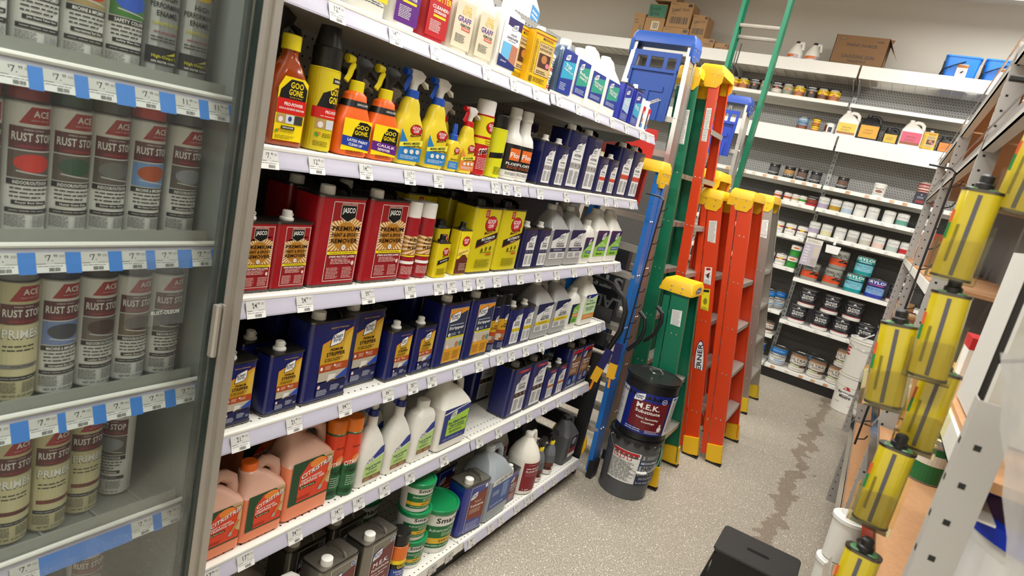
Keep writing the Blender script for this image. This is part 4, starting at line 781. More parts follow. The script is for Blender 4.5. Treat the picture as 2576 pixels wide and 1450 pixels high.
G(T, 'plastic_bottle', 'white linseed oil bottle with blue and green label', 'bottle', 2.235, .124, .07, 0)
T = jug('e6e4da', BLUEJ('Boiled Linseed Oil', 'FOR USE', '2c9c84'), 'e6e4da', wd=.15, d=.11, h=.235, labz=(.03, .14))
G(T, 'plastic_jug', 'left white linseed oil jug on the top shelf', 'jug', 2.372, .15, .11, 0)
G(T, 'plastic_jug', 'right white linseed oil jug on the top shelf', 'jug', 2.535, .15, .11, 0)
G(fcan('q', '1a2a90', CONC(('Concrete', 'Cleaner'), 'a8c4d8')), n, 'left blue can with pale label near the top shelf end', 'can', 2.735, QW, QD, 0)
G(fcan('q', '1a2a90', CONC(('Brush', 'Cleaner'), '2ca4c4')), n, 'right blue brush cleaner can near the top shelf end', 'can', 2.872, QW, QD, 0)
T = bottle([(0, .05, .046, .02), (.11, .05, .046, .02), (.125, .03, .03, .0149)], 'e8e6e0', [r('c81c24', .2, .65, .98, 1), r('1c2c6c', .2, 0, .5, .65), r('4a90c8', .5, 0, .98, .2), e('e8e0d8', .7, .6, .2, .2), e('c88868', .7, .35, .18, .12)], 'e8e6e0', .016, .12, .025, ('flat', .046, .10, .023, .01))
G(T, 'plastic_bottle', 'left tiny white bottle at the end of the top shelf', 'bottle', 3.00, .05, .046, 0); G(T, 'plastic_bottle', 'right tiny white bottle at the end of the top shelf', 'bottle', 3.075, .05, .046, 0)
# bottom deck
def GB(tp, name, label, cat, y0, wd, dep, xf=-1.115, zz=None, rz=0): return G(tp, name, label, cat, y0, wd, dep, 5, xf=xf, zz=ZB+.001 if zz is None else zz, rz=rz)
T = fcan('g', '8a857b', MEK, top='8f897f')
GB(T, n, 'bare tin gallon can with maroon substitute label, right of the pair', 'can', 1.475, GW, GD, xf=-1.125)
GB(T, n, 'bare tin gallon can with maroon label, left of the pair', 'can', 1.285, GW, GD, xf=-1.125)
GB(T, n, 'bare tin gallon can behind the left maroon labelled can', 'can', 1.27, GW, GD, xf=-1.26)
GB(T, n, 'bare tin gallon can behind the right maroon labelled can', 'can', 1.45, GW, GD, xf=-1.26)
GB(jug('dcdad2', None, '1c2c7c'), 'plastic_jug', 'white jug with a navy cap at the bottom edge of the photo', 'jug', 1.08, .165, .12)
GB(jug('8a8478', None, 'c8c6be', h=.3, wd=.2), 'plastic_jug', 'big dull grey jug in shadow at the bottom edge', 'jug', 1.0, .2, .12, xf=-1.27)
WIPE = [r('e0701c', -.45, .62, 1.45, 1), r(YEL, -.45, .40, 1.45, .62), r(BLACK, -.45, .2, 1.45, .5), t(YEL, 'GOO', .5, .55, .5, .1), t(YEL, 'GONE', .5, .43, .6, .1), r('1c3c8c', -.45, .0, 1.45, .36), t(WHITE, 'LATEX PAINT', .5, .28, .8, .06), t(WHITE, 'CLEAN UP', .5, .2, .6, .05), f('c8d0e8', .2, .04, .8, .14, 3)]
GB(spray('e0701c', '141312', WIPE, r0=.038, hb=.14, capr=.037, caph=.05), 'wipe_canister', 'orange and blue wipe canister with a black cap', 'canister', 1.655, .076, .076)
SS = tin(.062, .118, 'e8e6e0', SMART, lid='108048', plastic=True, tap=.006)
SG = tin(.088, .195, 'e8e6e0', SMART, lid='108048', plastic=True, tap=.010)
for i, lb in enumerate(('bottom', 'middle', 'top')):
    GB(SS, 'plastic_tub', f'{lb} green lidded paint remover tub in the stack of three', 'tub', 1.735-.005*i, .124, .124, xf=-1.115-.004*i, zz=ZB+.001+.1215*i)
GB(SG, 'plastic_bucket', 'larger green lidded paint remover bucket beside the tub stack', 'bucket', 1.865, .178, .178, xf=-1.10)
GB(SG, 'plastic_bucket', 'white bucket in the dark behind the tub stack', 'bucket', 1.66, .178, .178, xf=-1.33)
T = fcan('g', '1a2a86', TOLU, top='8f8a80')
GB(T, n, 'royal blue toluene gallon can seen from above', 'can', 2.055, GW, GD, xf=-1.11, rz=-.12)
GB(T, n, 'blue gallon can behind the toluene can', 'can', 2.03, GW, GD, xf=-1.27)
KHL = [r('2a4a8c', 0, 0, 1, 1), r('dcdcd8', 0, .8, 1, 1), t('1a1a1a', '1-K HEATER FUEL', .55, .90, .84, .12, sk=.05), r('6a84b0', .55, .25, .85, .75), f('c8d4e8', .08, .45, .45, .6, 3), f('c8d4e8', .08, .08, .9, .16, 2)]
GB(jug('a4acb0', KHL, 'b8bcbc', wd=.19, d=.17, h=.335, trans=.2, labz=(.06, .21), rough=.3), 'plastic_jug', 'large translucent heater fuel jug with blue label', 'jug', 2.226, .19, .17, xf=-1.10)
GB(fcan('q', '1a2a86', MEK), n, 'small royal blue can squeezed between the two jugs', 'can', 2.424, QW, QD, xf=-1.12)
WL = [r('7c1420', 0, 0, 1, 1), f('c89aa0', .15, .9, .6, .95, 1), f(WHITE, .1, .765, .9, .835, 1), t(WHITE, 'FLOOR FINISH', .42, .70, .64, .07), f('b86a74', .1, .52, .6, .64, 3), f('c89aa0', .65, .2, .95, .45, 3), t(WHITE, '1 gal.', .22, .06, .22, .05)]
def rjug(body, ops, capc, rad=.08, h=.30):
    B = mat(body, .35, spec=.5); bb = MB(); bb.lathe([(rad-.006, 0), (rad, .006), (rad, h*.58), (rad-.003, h*.62), (rad-.02, h*.75), (.03, h*.88), (.019, h*.93), (.019, h*.96)], B, 32)
    hn = MB(); hn.tube([(0, .012, h*.86), (0, .03, h*.95), (0, .055, h*.95), (0, rad-.012, h*.84), (0, rad-.008, h*.70)], [.009, .011, .012, .013, .015], B, 10, .015)
    cp = MB(); cp.lathe([(.021, h*.93), (.021, h*.99), (.019, h)], mat(capc, .4), 20)
    return [('body', bb.mesh('rjug')), ('handle', hn.mesh('rjugh')), ('cap', cp.mesh('rjugc')), ('label', label_mesh(ops, ('cyl', rad, rad, h*.5, h*.07), lay=.00015))]
T = rjug('dcd8cc', [(c, [[(.18+.62*x, y) for x, y in q] for q in ps]) for c, ps in WL], 'e4e0d6')
GB(T, 'plastic_jug', 'round white jug with maroon floor finish label', 'jug', 2.560, .16, .16, xf=-1.09)
GB(T, 'plastic_jug', 'round white jug in shadow behind the maroon labelled one', 'jug', 2.56, .16, .16, xf=-1.28)
ZEP = [r('5a5c60', -.45, 0, 1.45, 1), r('5c2c1c', -.45, .35, 1.45, .62), r('2a1410', -.45, .24, 1.45, .40), e('8a8c90', .75, .76, .25, .13), e('2a2a2e', .75, .76, .18, .09), r('dcdad4', -.45, 0, 1.45, .22), r('b83c20', -.45, .22, 1.45, .25), f('3a3a3a', .3, .08, 1, .16, 2), r('c8b8a8', .4, .28, .7, .42)]
def zep():
    bb = MB(); bb.lathe([(.031, 0), (.034, .004), (.034, .11), (.028, .14), (.015, .165), (.013, .18)], mat('6a6c70', .28), 24)
    rg = MB(); rg.lathe([(.015, .166), (.016, .18), (.014, .186)], mat('e0c820', .4), 18)
    return [('body', bb.mesh('zep')), ('cap', rg.mesh('zepr')), ('label', label_mesh(ZEP, ('cyl', .0345, .0345, .105, .004)))]+head(.185, '141312', '141312')
T = zep()
GB(T, 'spray_bottle', 'left grey trigger bottle with a yellow neck ring', 'spray bottle', 2.742, .068, .068); GB(T, 'spray_bottle', 'right grey trigger bottle with a yellow neck ring', 'spray bottle', 2.865, .068, .068)
GB(jug('4a4b4d', [r('2a1c1c', .3, 0, 1, 1), outline('c8c8c8', .3, 0, 1, 1, .02, .015), e('8a8c90', .66, .72, .2, .16), r('8a3020', .32, .18, .98, .4), r('dcdad4', .32, .02, .98, .18)], '1a1a1a', wd=.15, d=.11, h=.275), 'plastic_jug', 'dark grey jug with black cap at the bottom deck end', 'jug', 3.03, .15, .11)
GB(jug('2a2a2c', None, '141414', wd=.16, d=.11, h=.3), 'plastic_jug', 'black jug in shadow behind the yellow ringed bottles', 'jug', 2.86, .16, .11, xf=-1.30)
put(jug('e0e2dc', [r('4a90c8', 0, 0, 1, 1), f(WHITE, .1, .6, .9, .9, 2), r('c8542c', .2, .1, .8, .3)], 'e8e6e0', wd=.19, d=.12, h=.28), 'plastic_jug', 'white jug with blue label alone above the gondola against the wall', 'jug', (-1.83, 2.80, 2.262), 0.3)
# ------------------------------------------------------------------ locked glass cabinet of spray paint
cab = thing('display_cabinet', 'locked glass fronted cabinet of spray paint with blue taped price rails', 'display cabinet')
M_CG = mat('8c918c', .5, var=.05); M_CG2 = mat('7a7e78', .5, var=.06); M_CLIP = mat('8d9088', .45, var=.05)
CX0, CY0, CY1 = -1.16, -.35, .845
b = MB(); b.box(-1.60, -1.155, .815, .843, 0, 2.4, M_CG); obj('side_panel', b, cab)
b = MB(); b.box(-1.60, -1.155, CY0-.02, CY0, 0, 2.4, M_CG); obj('side_panel', b, cab)
b = MB(); b.box(-1.62, -1.60, CY0, CY1, 0, 2.4, mat('2e2e2e', .6)); obj('back_panel', b, cab)
b = MB(); b.box(-1.145, -1.100, .818, .848, 0, 2.4, M_ALU); b.box(-1.100, -1.094, .829, .846, 0, 2.4, M_ALU); b.box(-1.125, -1.098, .806, .818, 0, 2.4, M_ALU); obj('door_post', b, cab)
b = MB(); b.box(-1.150, -1.095, CY0-.03, CY0, 0, 2.4, M_ALU); obj('door_post', b, cab)
GL = glass_mat((.97, .98, .975), .012, gloss=.022)
M_EDGE = mat('26322f', .15, spec=.8)
b = MB(); b.box(-1.108, -1.104, CY0, .806, .06, 2.4, GL); pn = obj('glass_pane', b, cab)
b = MB(); b.box(-1.109, -1.100, .797, .806, .06, 2.4, M_EDGE); obj('pane_edge', b, pn)
b = MB(); b.box(-1.124, -1.120, .30, .812, .06, 2.4, glass_mat((.97, .98, .975), .006, gloss=.010)); pn2 = obj('glass_pane', b, cab)
b = MB(); b.box(-1.126, -1.116, .786, .797, .06, 2.4, mat('4c5552', .2, spec=.6)); obj('pane_edge', b, pn2)
b = MB(); b.loft([(1.185, .004, .012, .001), (1.297, .004, .012, .001)], M_ALU, 2); b.v = [(x-1.092, y+.801, z) for x, y, z in b.v]
b.extrude([(-1.100, .783), (-1.088, .783), (-1.084, .786), (-1.084, .792), (-1.092, .795), (-1.100, .803)], 0, 1, M_ALU)
b.v = b.v[:-12]+[(x, zz, 1.185+.112*y) for x, y, zz in b.v[-12:]]
obj('pull_handle', b, cab)
CD = [1.700, 1.405, 1.100, .802, .505]
CTAG = [[(.427, .462, '7.99'), (.48, .526, '7.99'), (.544, .589, '7.99'), (.618, .663, '7.99'), (.69, .738, '11.99'), (.755, .801, '11.99')],
        [(.417, .463, '7.99'), (.486, .532, '7.99'), (.554, .601, '7.99'), (.622, .668, '7.99'), (.683, .730, '7.99'), (.757, .802, '7.99')],
        [(.420, .467, '7.99'), (.492, .539, '7.99'), (.550, .598, '7.99'), (.619, .667, '7.99'), (.688, .737, '7.99'), (.757, .804, '7.99')],
        [(.478, .526, '7.99'), (.694, .742, '7.99'), (.759, .806, '7.99')], [(.5, .55, '7.99')]]
TAPE = mat('2f7ad0', .55, var=.06)
for s, z in enumerate(CD):
    sh = MB(); sh.box(-1.60, CX0, CY0, .812, z-.03, z-.001, M_CG2)
    for yy in (.45, .55, .65, .74): sh.box(-1.58, -1.18, yy, yy+.004, z-.001, z+.004, M_CG)
    so = obj('shelf', sh, cab)
    lp = MB(); lp.extrude([(-1.172, z), (-1.168, z), (-1.170, z+.028), (-1.174, z+.028)], CY0, .798, M_CLIP); obj('front_lip', lp, so)
    wl = MB(); wl.tube([(-1.160, CY0, z+.004), (-1.160, .812, z+.004)], .0052, M_WHT, 8); obj('rail_bead', wl, so)
    rail(so, CY0, .826, z, -1.160)
    for y0, y1, pr in CTAG[s]: tag(so, (y0+y1)/2, z-.008, pr, -1.156, -1.144, w_=.046, h=.034, paper='dcdedc')
    ys = [q[1] for q in CTAG[s]]
    for i, q in enumerate(CTAG[s]):
        nx = CTAG[s][i+1][0] if i+1 < len(CTAG[s]) else .818
        tb = MB(); tb.box(-.0005, .0006, q[1]-.001, nx+.001, -.036, 0, TAPE); o = obj('blue_tape', tb, so); o.location = (-1.1555, 0, z-.008); o.rotation_euler = (0, -.33, 0)
def C_(tp, label, s, y, x=-1.243, rz=0, nm='spray_can', cat='spray can'):
    return put(tp, nm, label, cat, (x, y, CD[s]+.0045), rz)
def SP(cap, ops, body='b9bab8'): return spray(body, cap, ops, r0=.0325, hb=.222, capr=.0305, caph=.044, dome=False)
pic = lambda a, b_, w_='INDOOR/OUTDOOR': (a, b_, w_)
C_(SP('c8a818', ACE(pic('b89028', '4a7a28', 'MACHINE & IMPLEMENT'), 'John Deere Yellow Gloss')), 'silver paint can with yellow gold picture in the top cabinet row', 0, .500)
C_(SP('2c6a28', ACE(pic('8a7038', '2c6a28', 'MACHINE & IMPLEMENT'), 'Green Gloss')), 'silver paint can cut off at the left edge of the top cabinet row', 0, .43)
C_(SP('b81c14', ACE(pic('a89060', 'c03418', 'MACHINE & IMPLEMENT'), 'International Red Gloss')), 'silver paint can with red harvester picture in the top cabinet row', 0, .568)
C_(SP('1c4cb0', ACE(pic('3a7a2c', '2458c8', 'SAFETY COLORS'), 'Safety Blue Gloss')), 'silver paint can with blue hydrant picture in the top cabinet row', 0, .633)
C_(SP('1a1a1a', RUSTO, '7a7c7a'), 'dark silver enamel can, left of the two at the right of the top cabinet row', 0, .697)
C_(SP('1a1a1a', RUSTO, '7a7c7a'), 'dark silver enamel can, rightmost in the top cabinet row', 0, .760)
C_(SP('8c1410', ACE(pic('5a4c44', 'd0200f'), 'Royal Red Gloss')), 'red capped paint can with a red wheelbarrow picture', 1, .499)
C_(SP('a81c14', ACE(pic('5a4c44', 'b02820'), 'Red Gloss')), 'paint can cut off at the left edge of the second cabinet row', 1, .431)
C_(SP('0e3a20', ACE(pic('5a5048', '184a34'), 'Hunter Green Gloss')), 'dark green capped paint can with a green wheelbarrow picture', 1, .564)
C_(SP('3c3c3a', ACE(pic('5a5048', '6c6c68'), 'Stone Gray Gloss')), 'black capped paint can with a grey wheelbarrow picture', 1, .629)
C_(SP('c8280f', ACE(pic('6c94c8', 'b04c18', 'MACHINE & IMPLEMENT'), 'Allis Chalmers Orange Gloss')), 'bright orange red capped paint can with tractor picture', 1, .697)
C_(SP('5c5e60', ACE(pic('5a5048', '8c9098'), 'Aluminum Gloss')), 'grey capped paint can, rightmost of the second cabinet row', 1, .772)
C_(SP('70706c', ACEP('Gray Primer', '7a7a78'), 'cfc79c'), 'cream primer can with a grey band and grey cap', 2, .500)
C_(SP('141c3c', ACE(pic('6c84b8', '2c3444', 'MACHINE & IMPLEMENT'), 'International Blue Gloss')), 'navy capped paint can with a tractor picture', 2, .565)
C_(SP('2c1c14', ACE(pic('6a6058', '3c2018'), 'Leather Brown Satin')), 'dark brown capped paint can, left of the two brown ones', 2, .632)
C_(SP('2c1c14', ACE(pic('6a5c48', '3a2014'), 'Leather Brown Gloss')), 'paint can behind the clear hang strip, left', 2, .699)
C_(SP('3a3a3c', ACE(pic('5c5854', '3c3c40'), 'Machine Gray Gloss')), 'paint can behind the clear hang strip, right', 2, .768)
C_(SP('4a1c18', ACEP('Red Primer', '6a2018'), 'cfc79c'), 'cream primer can with a dark red band at the left edge', 3, .504)
C_(SP('4a2018', ACEP('Ruddy Brown Primer', '7a3018'), 'cfc79c'), 'cream primer can with a brown band, left of two', 3, .570)
C_(SP('4a2018', ACEP('Ruddy Brown Primer', '7a3018'), 'cfc79c'), 'cream primer can with a brown band, right of two', 3, .640, x=-1.262)
C_(SP('8a8c88', ACE(pic('5a5048', '8c9098'), 'Flat White')), 'silver can turned sideways on the half empty cabinet shelf', 3, .722, x=-1.285, rz=-1.0)
C_(SP('8a8c88', ACE(pic('5a5048', '8c9098'), 'Flat White')), 'silver can standing at the bottom of the cabinet', 4, .66, x=-1.25, rz=-.2)
C_(SP('8a8c88', ACE(pic('5a5048', '8c9098'), 'Flat White')), 'silver can on the half empty cabinet shelf behind the sideways one', 3, .735, x=-1.38, rz=-1.0)
vs = thing('hang_strip', 'clear plastic hang strip with white lettering inside the cabinet', 'hang strip', (0, 0, 0))
b = MB(); b.box(-1.1365, -1.1355, .630, .745, 1.25, 1.40, glass_mat((.98, .98, .98), .05, gloss=.03, rough=.2)); obj('plastic_sheet', b, vs)
o = obj('print', label_mesh([t(WHITE, 'RUST-OLEUM', .5, .5, .9, .6)], ('flat', .062, .013, -1.1353, 1.270, .706), 'print'), vs)

# ------------------------------------------------------------------ ladders
def ladder(label, col, capc, cen, W0, W1, H, lean, face='x', side=0, rail_d=.075, steps=None, rear=True, tray=None, capd=.16, boots=True, metal=False, oval=False, stick=True, caph=.055, blackfoot=False, skirt=1.0):
    """step ladder standing closed; local +x is the climbing side, rails at -y and +y"""
    T_ = thing('step_ladder', label, 'ladder', (cen[0], cen[1], 0), 0 if face == 'x' else -PI/2)
    R = mat(col, .32, .85 if metal else 0, spec=.5, var=.03); A = M_ALU; Cm = mat(capc, .42); K = M_BLK
    rv = mat('c8c6c0', .25, .9)
    def pt(s, k, dx=0): # s=-1 near,+1 far ; k 0..1 up
        return Vector((-lean*k+dx, s*(W0/2*(1-k)+W1/2*k)+side*k, H*k))
    for s in (-1, 1):
        m_ = MB(); z0 = .04/H
        p0 = pt(s, z0); p1 = pt(s, 1)
        up = (1, 0, 0)
        m_.beam(p0, p1, .004, rail_d, R, up)
        for dx in (-rail_d/2, rail_d/2):
            m_.beam(p0+Vector((dx, -s*.012, 0)), p1+Vector((dx, -s*.012, 0)), .028, .004, R, up)
        for i in range(1, int(H/.305)+1):
            q = pt(s, i*.305/H)
            for dx in (-.015, .015):
                m_.lathe([(.006, 0), (.005, .003), (.002, .004)], rv, 6, caps=True)
                k = len(m_.v)-18
                m_.v[k:] = [(q.x+dx+x, q.y+s*(.002+z), q.z+y) for x, y, z in m_.v[k:]]
        obj('side_rail', m_, T_)
        if rear:
            m_ = MB(); dx = -rail_d/2-.028
            m_.beam(pt(s, z0, dx)+Vector((0, -s*.012, 0)), pt(s, .97, dx)+Vector((0, -s*.004, 0)), .022, .038, R, up); obj('rear_rail', m_, T_)
    n = steps or int(H/.305)
    for i in range(1, n):
        k = i*.305/H
        if k > .95: break
        a, c2 = pt(-1, k), pt(1, k)
        st = MB(); st.box(a.x-.036, a.x+.040, a.y+.006, c2.y-.006, a.z-.006, a.z, A); st.box(a.x+.034, a.x+.040, a.y+.006, c2.y-.006, a.z-.03, a.z-.006, A)
        for j in range(5): st.box(a.x-.03+j*.014, a.x-.026+j*.014, a.y+.01, c2.y-.01, a.z, a.z+.002, A)
        obj('step', st, T_)
    if rear:
        for k in (.15, .45, .75):
            br = MB(); a, c2 = pt(-1, k, -rail_d/2-.03), pt(1, k, -rail_d/2-.03); br.box(a.x-.004, a.x+.004, a.y, c2.y, a.z-.02, a.z+.02, A); obj('rear_brace', br, T_)
    top = pt(-1, 1); tp2 = pt(1, 1); cx = top.x-.028; cy = (top.y+tp2.y)/2; wd = tp2.y-top.y+.035
    cp = MB(); cp.loft([(H-.006, wd, capd, .012, cx, cy), (H+caph*.6, wd-.006, capd-.008, .014, cx, cy), (H+caph, wd-.03, capd-.03, .016, cx, cy)], Cm, 4)
    for s, y in ((-1, top.y-.006), (1, tp2.y+.006)):
        cp.extrude([(cx-capd/2, H+.01), (cx+capd/2, H+.01), (cx+capd/2, H-.05*skirt), (cx+capd*.36, H-.085*skirt), (cx-capd*.1, H-.085*skirt), (cx-capd*.2, H-.06*skirt), (cx-capd/2, H-.06*skirt)], y-.010, y+.010, Cm)
        for dx in (-.03, .035):
            for dz in ((-.015, -.055) if skirt > .9 else (.030, .004)):
                cp.lathe([(.006, 0), (.004, .003)], rv, 6); k = len(cp.v)-12
                cp.v[k:] = [(cx+dx+x, y+s*(.010+z), H+dz+yy) for x, yy, z in cp.v[k:]]
    obj('top_cap', cp, T_)
    for s in (-1, 1):
        q = pt(s, 0); q2 = pt(s, .13/H)
        if boots:
            bm = MB(); Bt = mat(capc if not metal else 'c8a818', .5)
            bm.beam(q+Vector((.0, 0, .014)), q2, .036, rail_d+.012, Bt, (1, 0, 0))
            bm.box(q.x-rail_d/2-.008, q.x+rail_d/2+.010, q.y-.020, q.y+.020, 0.001, .014, K)
            obj('foot', bm, T_)
        else:
            bm = MB(); bm.box(q.x-rail_d/2-.004, q.x+rail_d/2+.004, q.y-.018, q.y+.018, .001, .06 if not blackfoot else .11, K); obj('foot', bm, T_)
    def sticker(ops, k, w_, h_, s=-1, dx=0):
        q = pt(s, k)
        me = label_mesh(ops, ('flat', w_, h_, 0, -h_/2), 'sticker', lay=.0001, base=.001)
        o = obj('sticker', me, T_); o.location = (q.x+dx, q.y+s*.0035, q.z)
        o.rotation_euler = (0, -math.atan2(lean, H), 0); o.rotation_mode = 'XYZ'
        o.rotation_euler = Matrix.Rotation(-math.atan2(lean, H), 3, 'Y').to_4x4().to_3x3().__matmul__(Matrix.Rotation(s*PI/2, 3, 'Z')).to_euler()
    if stick:
        sticker([r('e8e8e4', 0, 0, 1, 1), f('6a6a68', .08, .03, .92, .97, 26)], .86, rail_d*.6, H*.11)
        if oval:
            sticker([e('1c2468', .5, .5, .5, .5, 28), e(WHITE, .5, .5, .44, .47, 28), ('10103a', [[(.5-(y-.5)*.5, x*.84+.08) for x, y in q] for q in text_polys('WERNER', True)])], .37, rail_d*.72, .30)
            sticker([r('e8e8e4', 0, 0, 1, 1), e('a81c14', .5, .9, .35, .07), p('a81c14', (.2, .6), (.8, .75), (.6, .45)), p('2a2a2a', (.3, .5), (.6, .7), (.7, .4)), f('6a6a68', .1, .05, .9, .35, 6)], .70, rail_d*.55, .13)
            sticker([r('e8dc28', 0, 0, 1, 1), r('1c1c1c', .1, .88, .9, .97), e('8a8420', .5, .55, .25, .12), f('6a6418', .1, .05, .9, .35, 6)], .60, rail_d*.6, .19)
    return T_, pt, cx, cy
OR, GR, BL = 'd03c10', '0e6a4c', '1c66b4'
YC = 'e8b814'
# near orange pair
ladder('front orange fibreglass step ladder with oval emblem, left of the orange pair', OR, YC, (-.68, 4.53), .56, .38, 1.73, .345, rail_d=.088, oval=True, side=.0)
ladder('right orange fibreglass step ladder of the front pair, treads showing', OR, YC, (-.525, 4.575), .58, .42, 1.77, .315, rail_d=.088, oval=False, stick=False)
ladder('narrow orange step ladder half hidden behind the front orange pair', OR, YC, (-.99, 4.72), .50, .34, 1.86, .14, rail_d=.065, rear=False)
ladder('tall orange ladder with yellow cap, right of the tall green one', OR, YC, (-.90, 4.24), .46, .28, 2.47, .285, rail_d=.055, rear=False)
ladder('tall green fibreglass step ladder next to the aluminium one', GR, YC, (-1.04, 4.14), .46, .30, 2.42, .25, rail_d=.080)
T_, pt, cx, cy = ladder('short green step ladder with big yellow top behind the stacked pails', GR, YC, (-.745, 3.76), .44, .235, 1.155, .155, rail_d=.098, capd=.20, caph=.065, stick=True, skirt=.1)
o = obj('emblem', label_mesh([e('1c2468', .5, .5, .5, .5, 28), e(WHITE, .5, .5, .46, .43, 28), e('1c2468', .5, .5, .42, .36, 28), t(WHITE, 'WERNER', .5, .5, .66, .3)], ('flat', .13, .045, 0, 0), 'emblem', base=.001), T_, (cx+.0985, cy, 1.158))
b = MB(); b.box(-.115, -.05, -.10, .10, .305, .55, mat('2a2450', .5)); o = obj('hang_card', b, T_)
o = obj('print', label_mesh([r('2a2460', 0, 0, 1, 1), r('e8e4d8', .62, .1, .95, .95), r('1a1a1a', .68, .6, .88, .9), e('e0a828', .3, .35, .22, .2), t(WHITE, 'WERNER', .32, .85, .5, .07), r('d85018', .05, .0, .6, .08)], ('flat', .19, .235, -.0495, .31), 'print'), T_)
ladder('blue step ladder with yellow cap at the end of the gondola', BL, YC, (-1.285, 3.34), .50, .34, 1.80, .05, face='y', rail_d=.075, boots=False, blackfoot=True)
def tray(T_, x, y, w_, h_, z0, col, nm='tool_tray'):
    M = mat(col, .4, spec=.5); q = MB(); t0 = x
    hs = h_*.24
    q.box(t0, t0+.012, y-w_/2, y+w_/2, z0, z0+h_-hs, M)
    q.box(t0, t0+.012, y-w_/2, y+w_/2, z0+h_-hs*.32, z0+h_, M)
    for a, c2 in ((-.5, -.42), (-.2, -.12), (.16, .24), (.42, .5)): q.box(t0, t0+.012, y+w_*a, y+w_*c2, z0+h_-hs, z0+h_-hs*.32, M)
    q.box(t0+.012, t0+.026, y-w_/2, y+w_/2, z0+h_-hs-.022, z0+h_-hs-.004, M); q.box(t0+.012, t0+.024, y-w_/2, y-w_/2+.015, z0, z0+h_-hs, M); q.box(t0+.012, t0+.024, y+w_/2-.015, y+w_/2, z0, z0+h_-hs, M)
    q.box(t0+.012, t0+.020, y-w_*.3, y+w_*.3, z0+h_*.42, z0+h_*.50, M); q.box(t0+.012, t0+.020, y-w_*.05, y+w_*.02, z0, z0+h_*.42, M); q.box(t0+.012, t0+.020, y+w_*.2, y+w_*.3, z0, z0+h_*.3, M); q.box(t0+.012, t0+.020, y-w_*.35, y-w_*.22, z0, z0+h_*.35, M)
    return obj(nm, q, T_)
T_, pt, cx, cy = ladder('tall aluminium step ladder with a big blue cap and blue tray', 'b8b6b0', '1c50a8', (-1.42, 3.66), .70, .37, 2.56, .22, face='y', side=-.055, rail_d=.075, metal=True, boots=False, capd=.16, caph=.06)
tray(T_, cx+.095, cy+.0, .30, .40, 2.10, '1a4494')
T_, pt, cx, cy = ladder('second aluminium ladder with blue cap and tray, further back', 'b8b6b0', '1a3c8c', (-1.38, 5.32), .60, .32, 2.50, .06, face='y', side=-.0, rail_d=.07, metal=True, boots=False, capd=.15)
tray(T_, cx+.09, cy, .24, .36, 2.07, '16389a')
ladder('clear wrapped aluminium ladder with yellow cap right of the orange pair', 'b4b0a8', YC, (-.60, 5.90), .56, .38, 1.80, .32, rail_d=.085, metal=True, oval=False)
# extension ladder
T_ = thing('extension_ladder', 'green extension ladder with metal rungs rising above everything', 'ladder', (-1.37, 5.62, 0))
for s in (-1, 1):
    for j, (dy, h_) in enumerate(((0, 3.55), (.055, 3.4))):
        m_ = MB(); x = s*.19; m_.box(x-.004, x+.004, dy-.04, dy+.0, .05, h_, mat(GR, .35)); m_.box(x-(.028 if s > 0 else 0), x+(0 if s > 0 else .028), dy-.042, dy-.038, .05, h_, mat(GR, .35)); m_.box(x-(.028 if s > 0 else 0), x+(0 if s > 0 else .028), dy-.002, dy+.002, .05, h_, mat(GR, .35)); obj('side_rail', m_, T_)
    m_ = MB(); m_.box(s*.19-.02, s*.19+.02, -.05, .01, 0, .05, M_BLK); obj('foot', m_, T_)
for i in range(11):
    for dy, dz in ((-.02, 0), (.035, -.09)):
        m_ = MB(); z = .25+.305*i+dz
        if z > 1.9:
            if i != 9: continue
            z = 3.15 if dy < 0 else 3.07
        m_.tube([(-.19, dy, z), (.19, dy, z)], .017, M_ALU, 8); obj('rung', m_, T_)
m_ = MB(); m_.tube([(-.10, -.045, 3.0), (-.10, -.05, 2.6), (-.10, -.05, 2.2), (-.10, -.05, 1.2)], .005, M_BLK, 6); obj('rope', m_, T_)

# ------------------------------------------------------------------ clutter at the gondola end
hd = thing('hand_truck', 'black metal hand truck with curved handles behind the blue ladder', 'hand truck', (0, 0, 0))
b = MB(); b.tube([(-1.62, 3.30, 1.20), (-1.36, 3.26, 1.165), (-1.17, 3.245, 1.15), (-1.09, 3.24, 1.10), (-1.06, 3.24, 1.03), (-1.06, 3.24, .92), (-1.10, 3.245, .80), (-1.13, 3.25, .60)], .015, M_BLK, 10); obj('handle', b, hd)
b = MB(); b.tube([(-1.04, 3.42, 1.02), (-1.00, 3.42, .99), (-.985, 3.42, .92), (-1.0, 3.42, .85), (-1.05, 3.42, .78)], .012, M_BLK, 8); obj('handle', b, hd)
b = MB(); b.tube([(-.98, 3.52, 1.06), (-.94, 3.52, 1.03), (-.93, 3.52, .98), (-.95, 3.52, .90), (-1.0, 3.52, .84)], .012, M_BLK, 8); obj('handle', b, hd)
for i in range(7): b = MB(); b.box(-1.68, -1.14, 3.256, 3.275, .12+.135*i, .20+.135*i, mat('232324', .45)); obj('slat', b, hd)
b = MB(); b.box(-1.17, -1.10, 3.225, 3.255, .02, .75, M_BLK); obj('frame_upright', b, hd)
b = MB(); b.box(-1.66, -1.60, 3.225, 3.255, .02, .75, M_BLK); obj('frame_upright', b, hd)
b = MB(); b.lathe([(.10, -.015), (.115, -.012), (.115, .012), (.10, .015)], mat('d8a818', .5), 24); b.v = [(x-1.20, 3.24+z*.6+.03, y+.19) for x, y, z in b.v]; obj('wheel', b, hd)
bx = thing('carton', 'dark printed ladder carton standing upside down behind the hand truck', 'carton', (0, 0, 0))
b = MB(); b.box(-1.72, -1.215, 3.50, 3.56, .70, 1.36, mat('2a2e34', .55)); obj('box', b, bx)
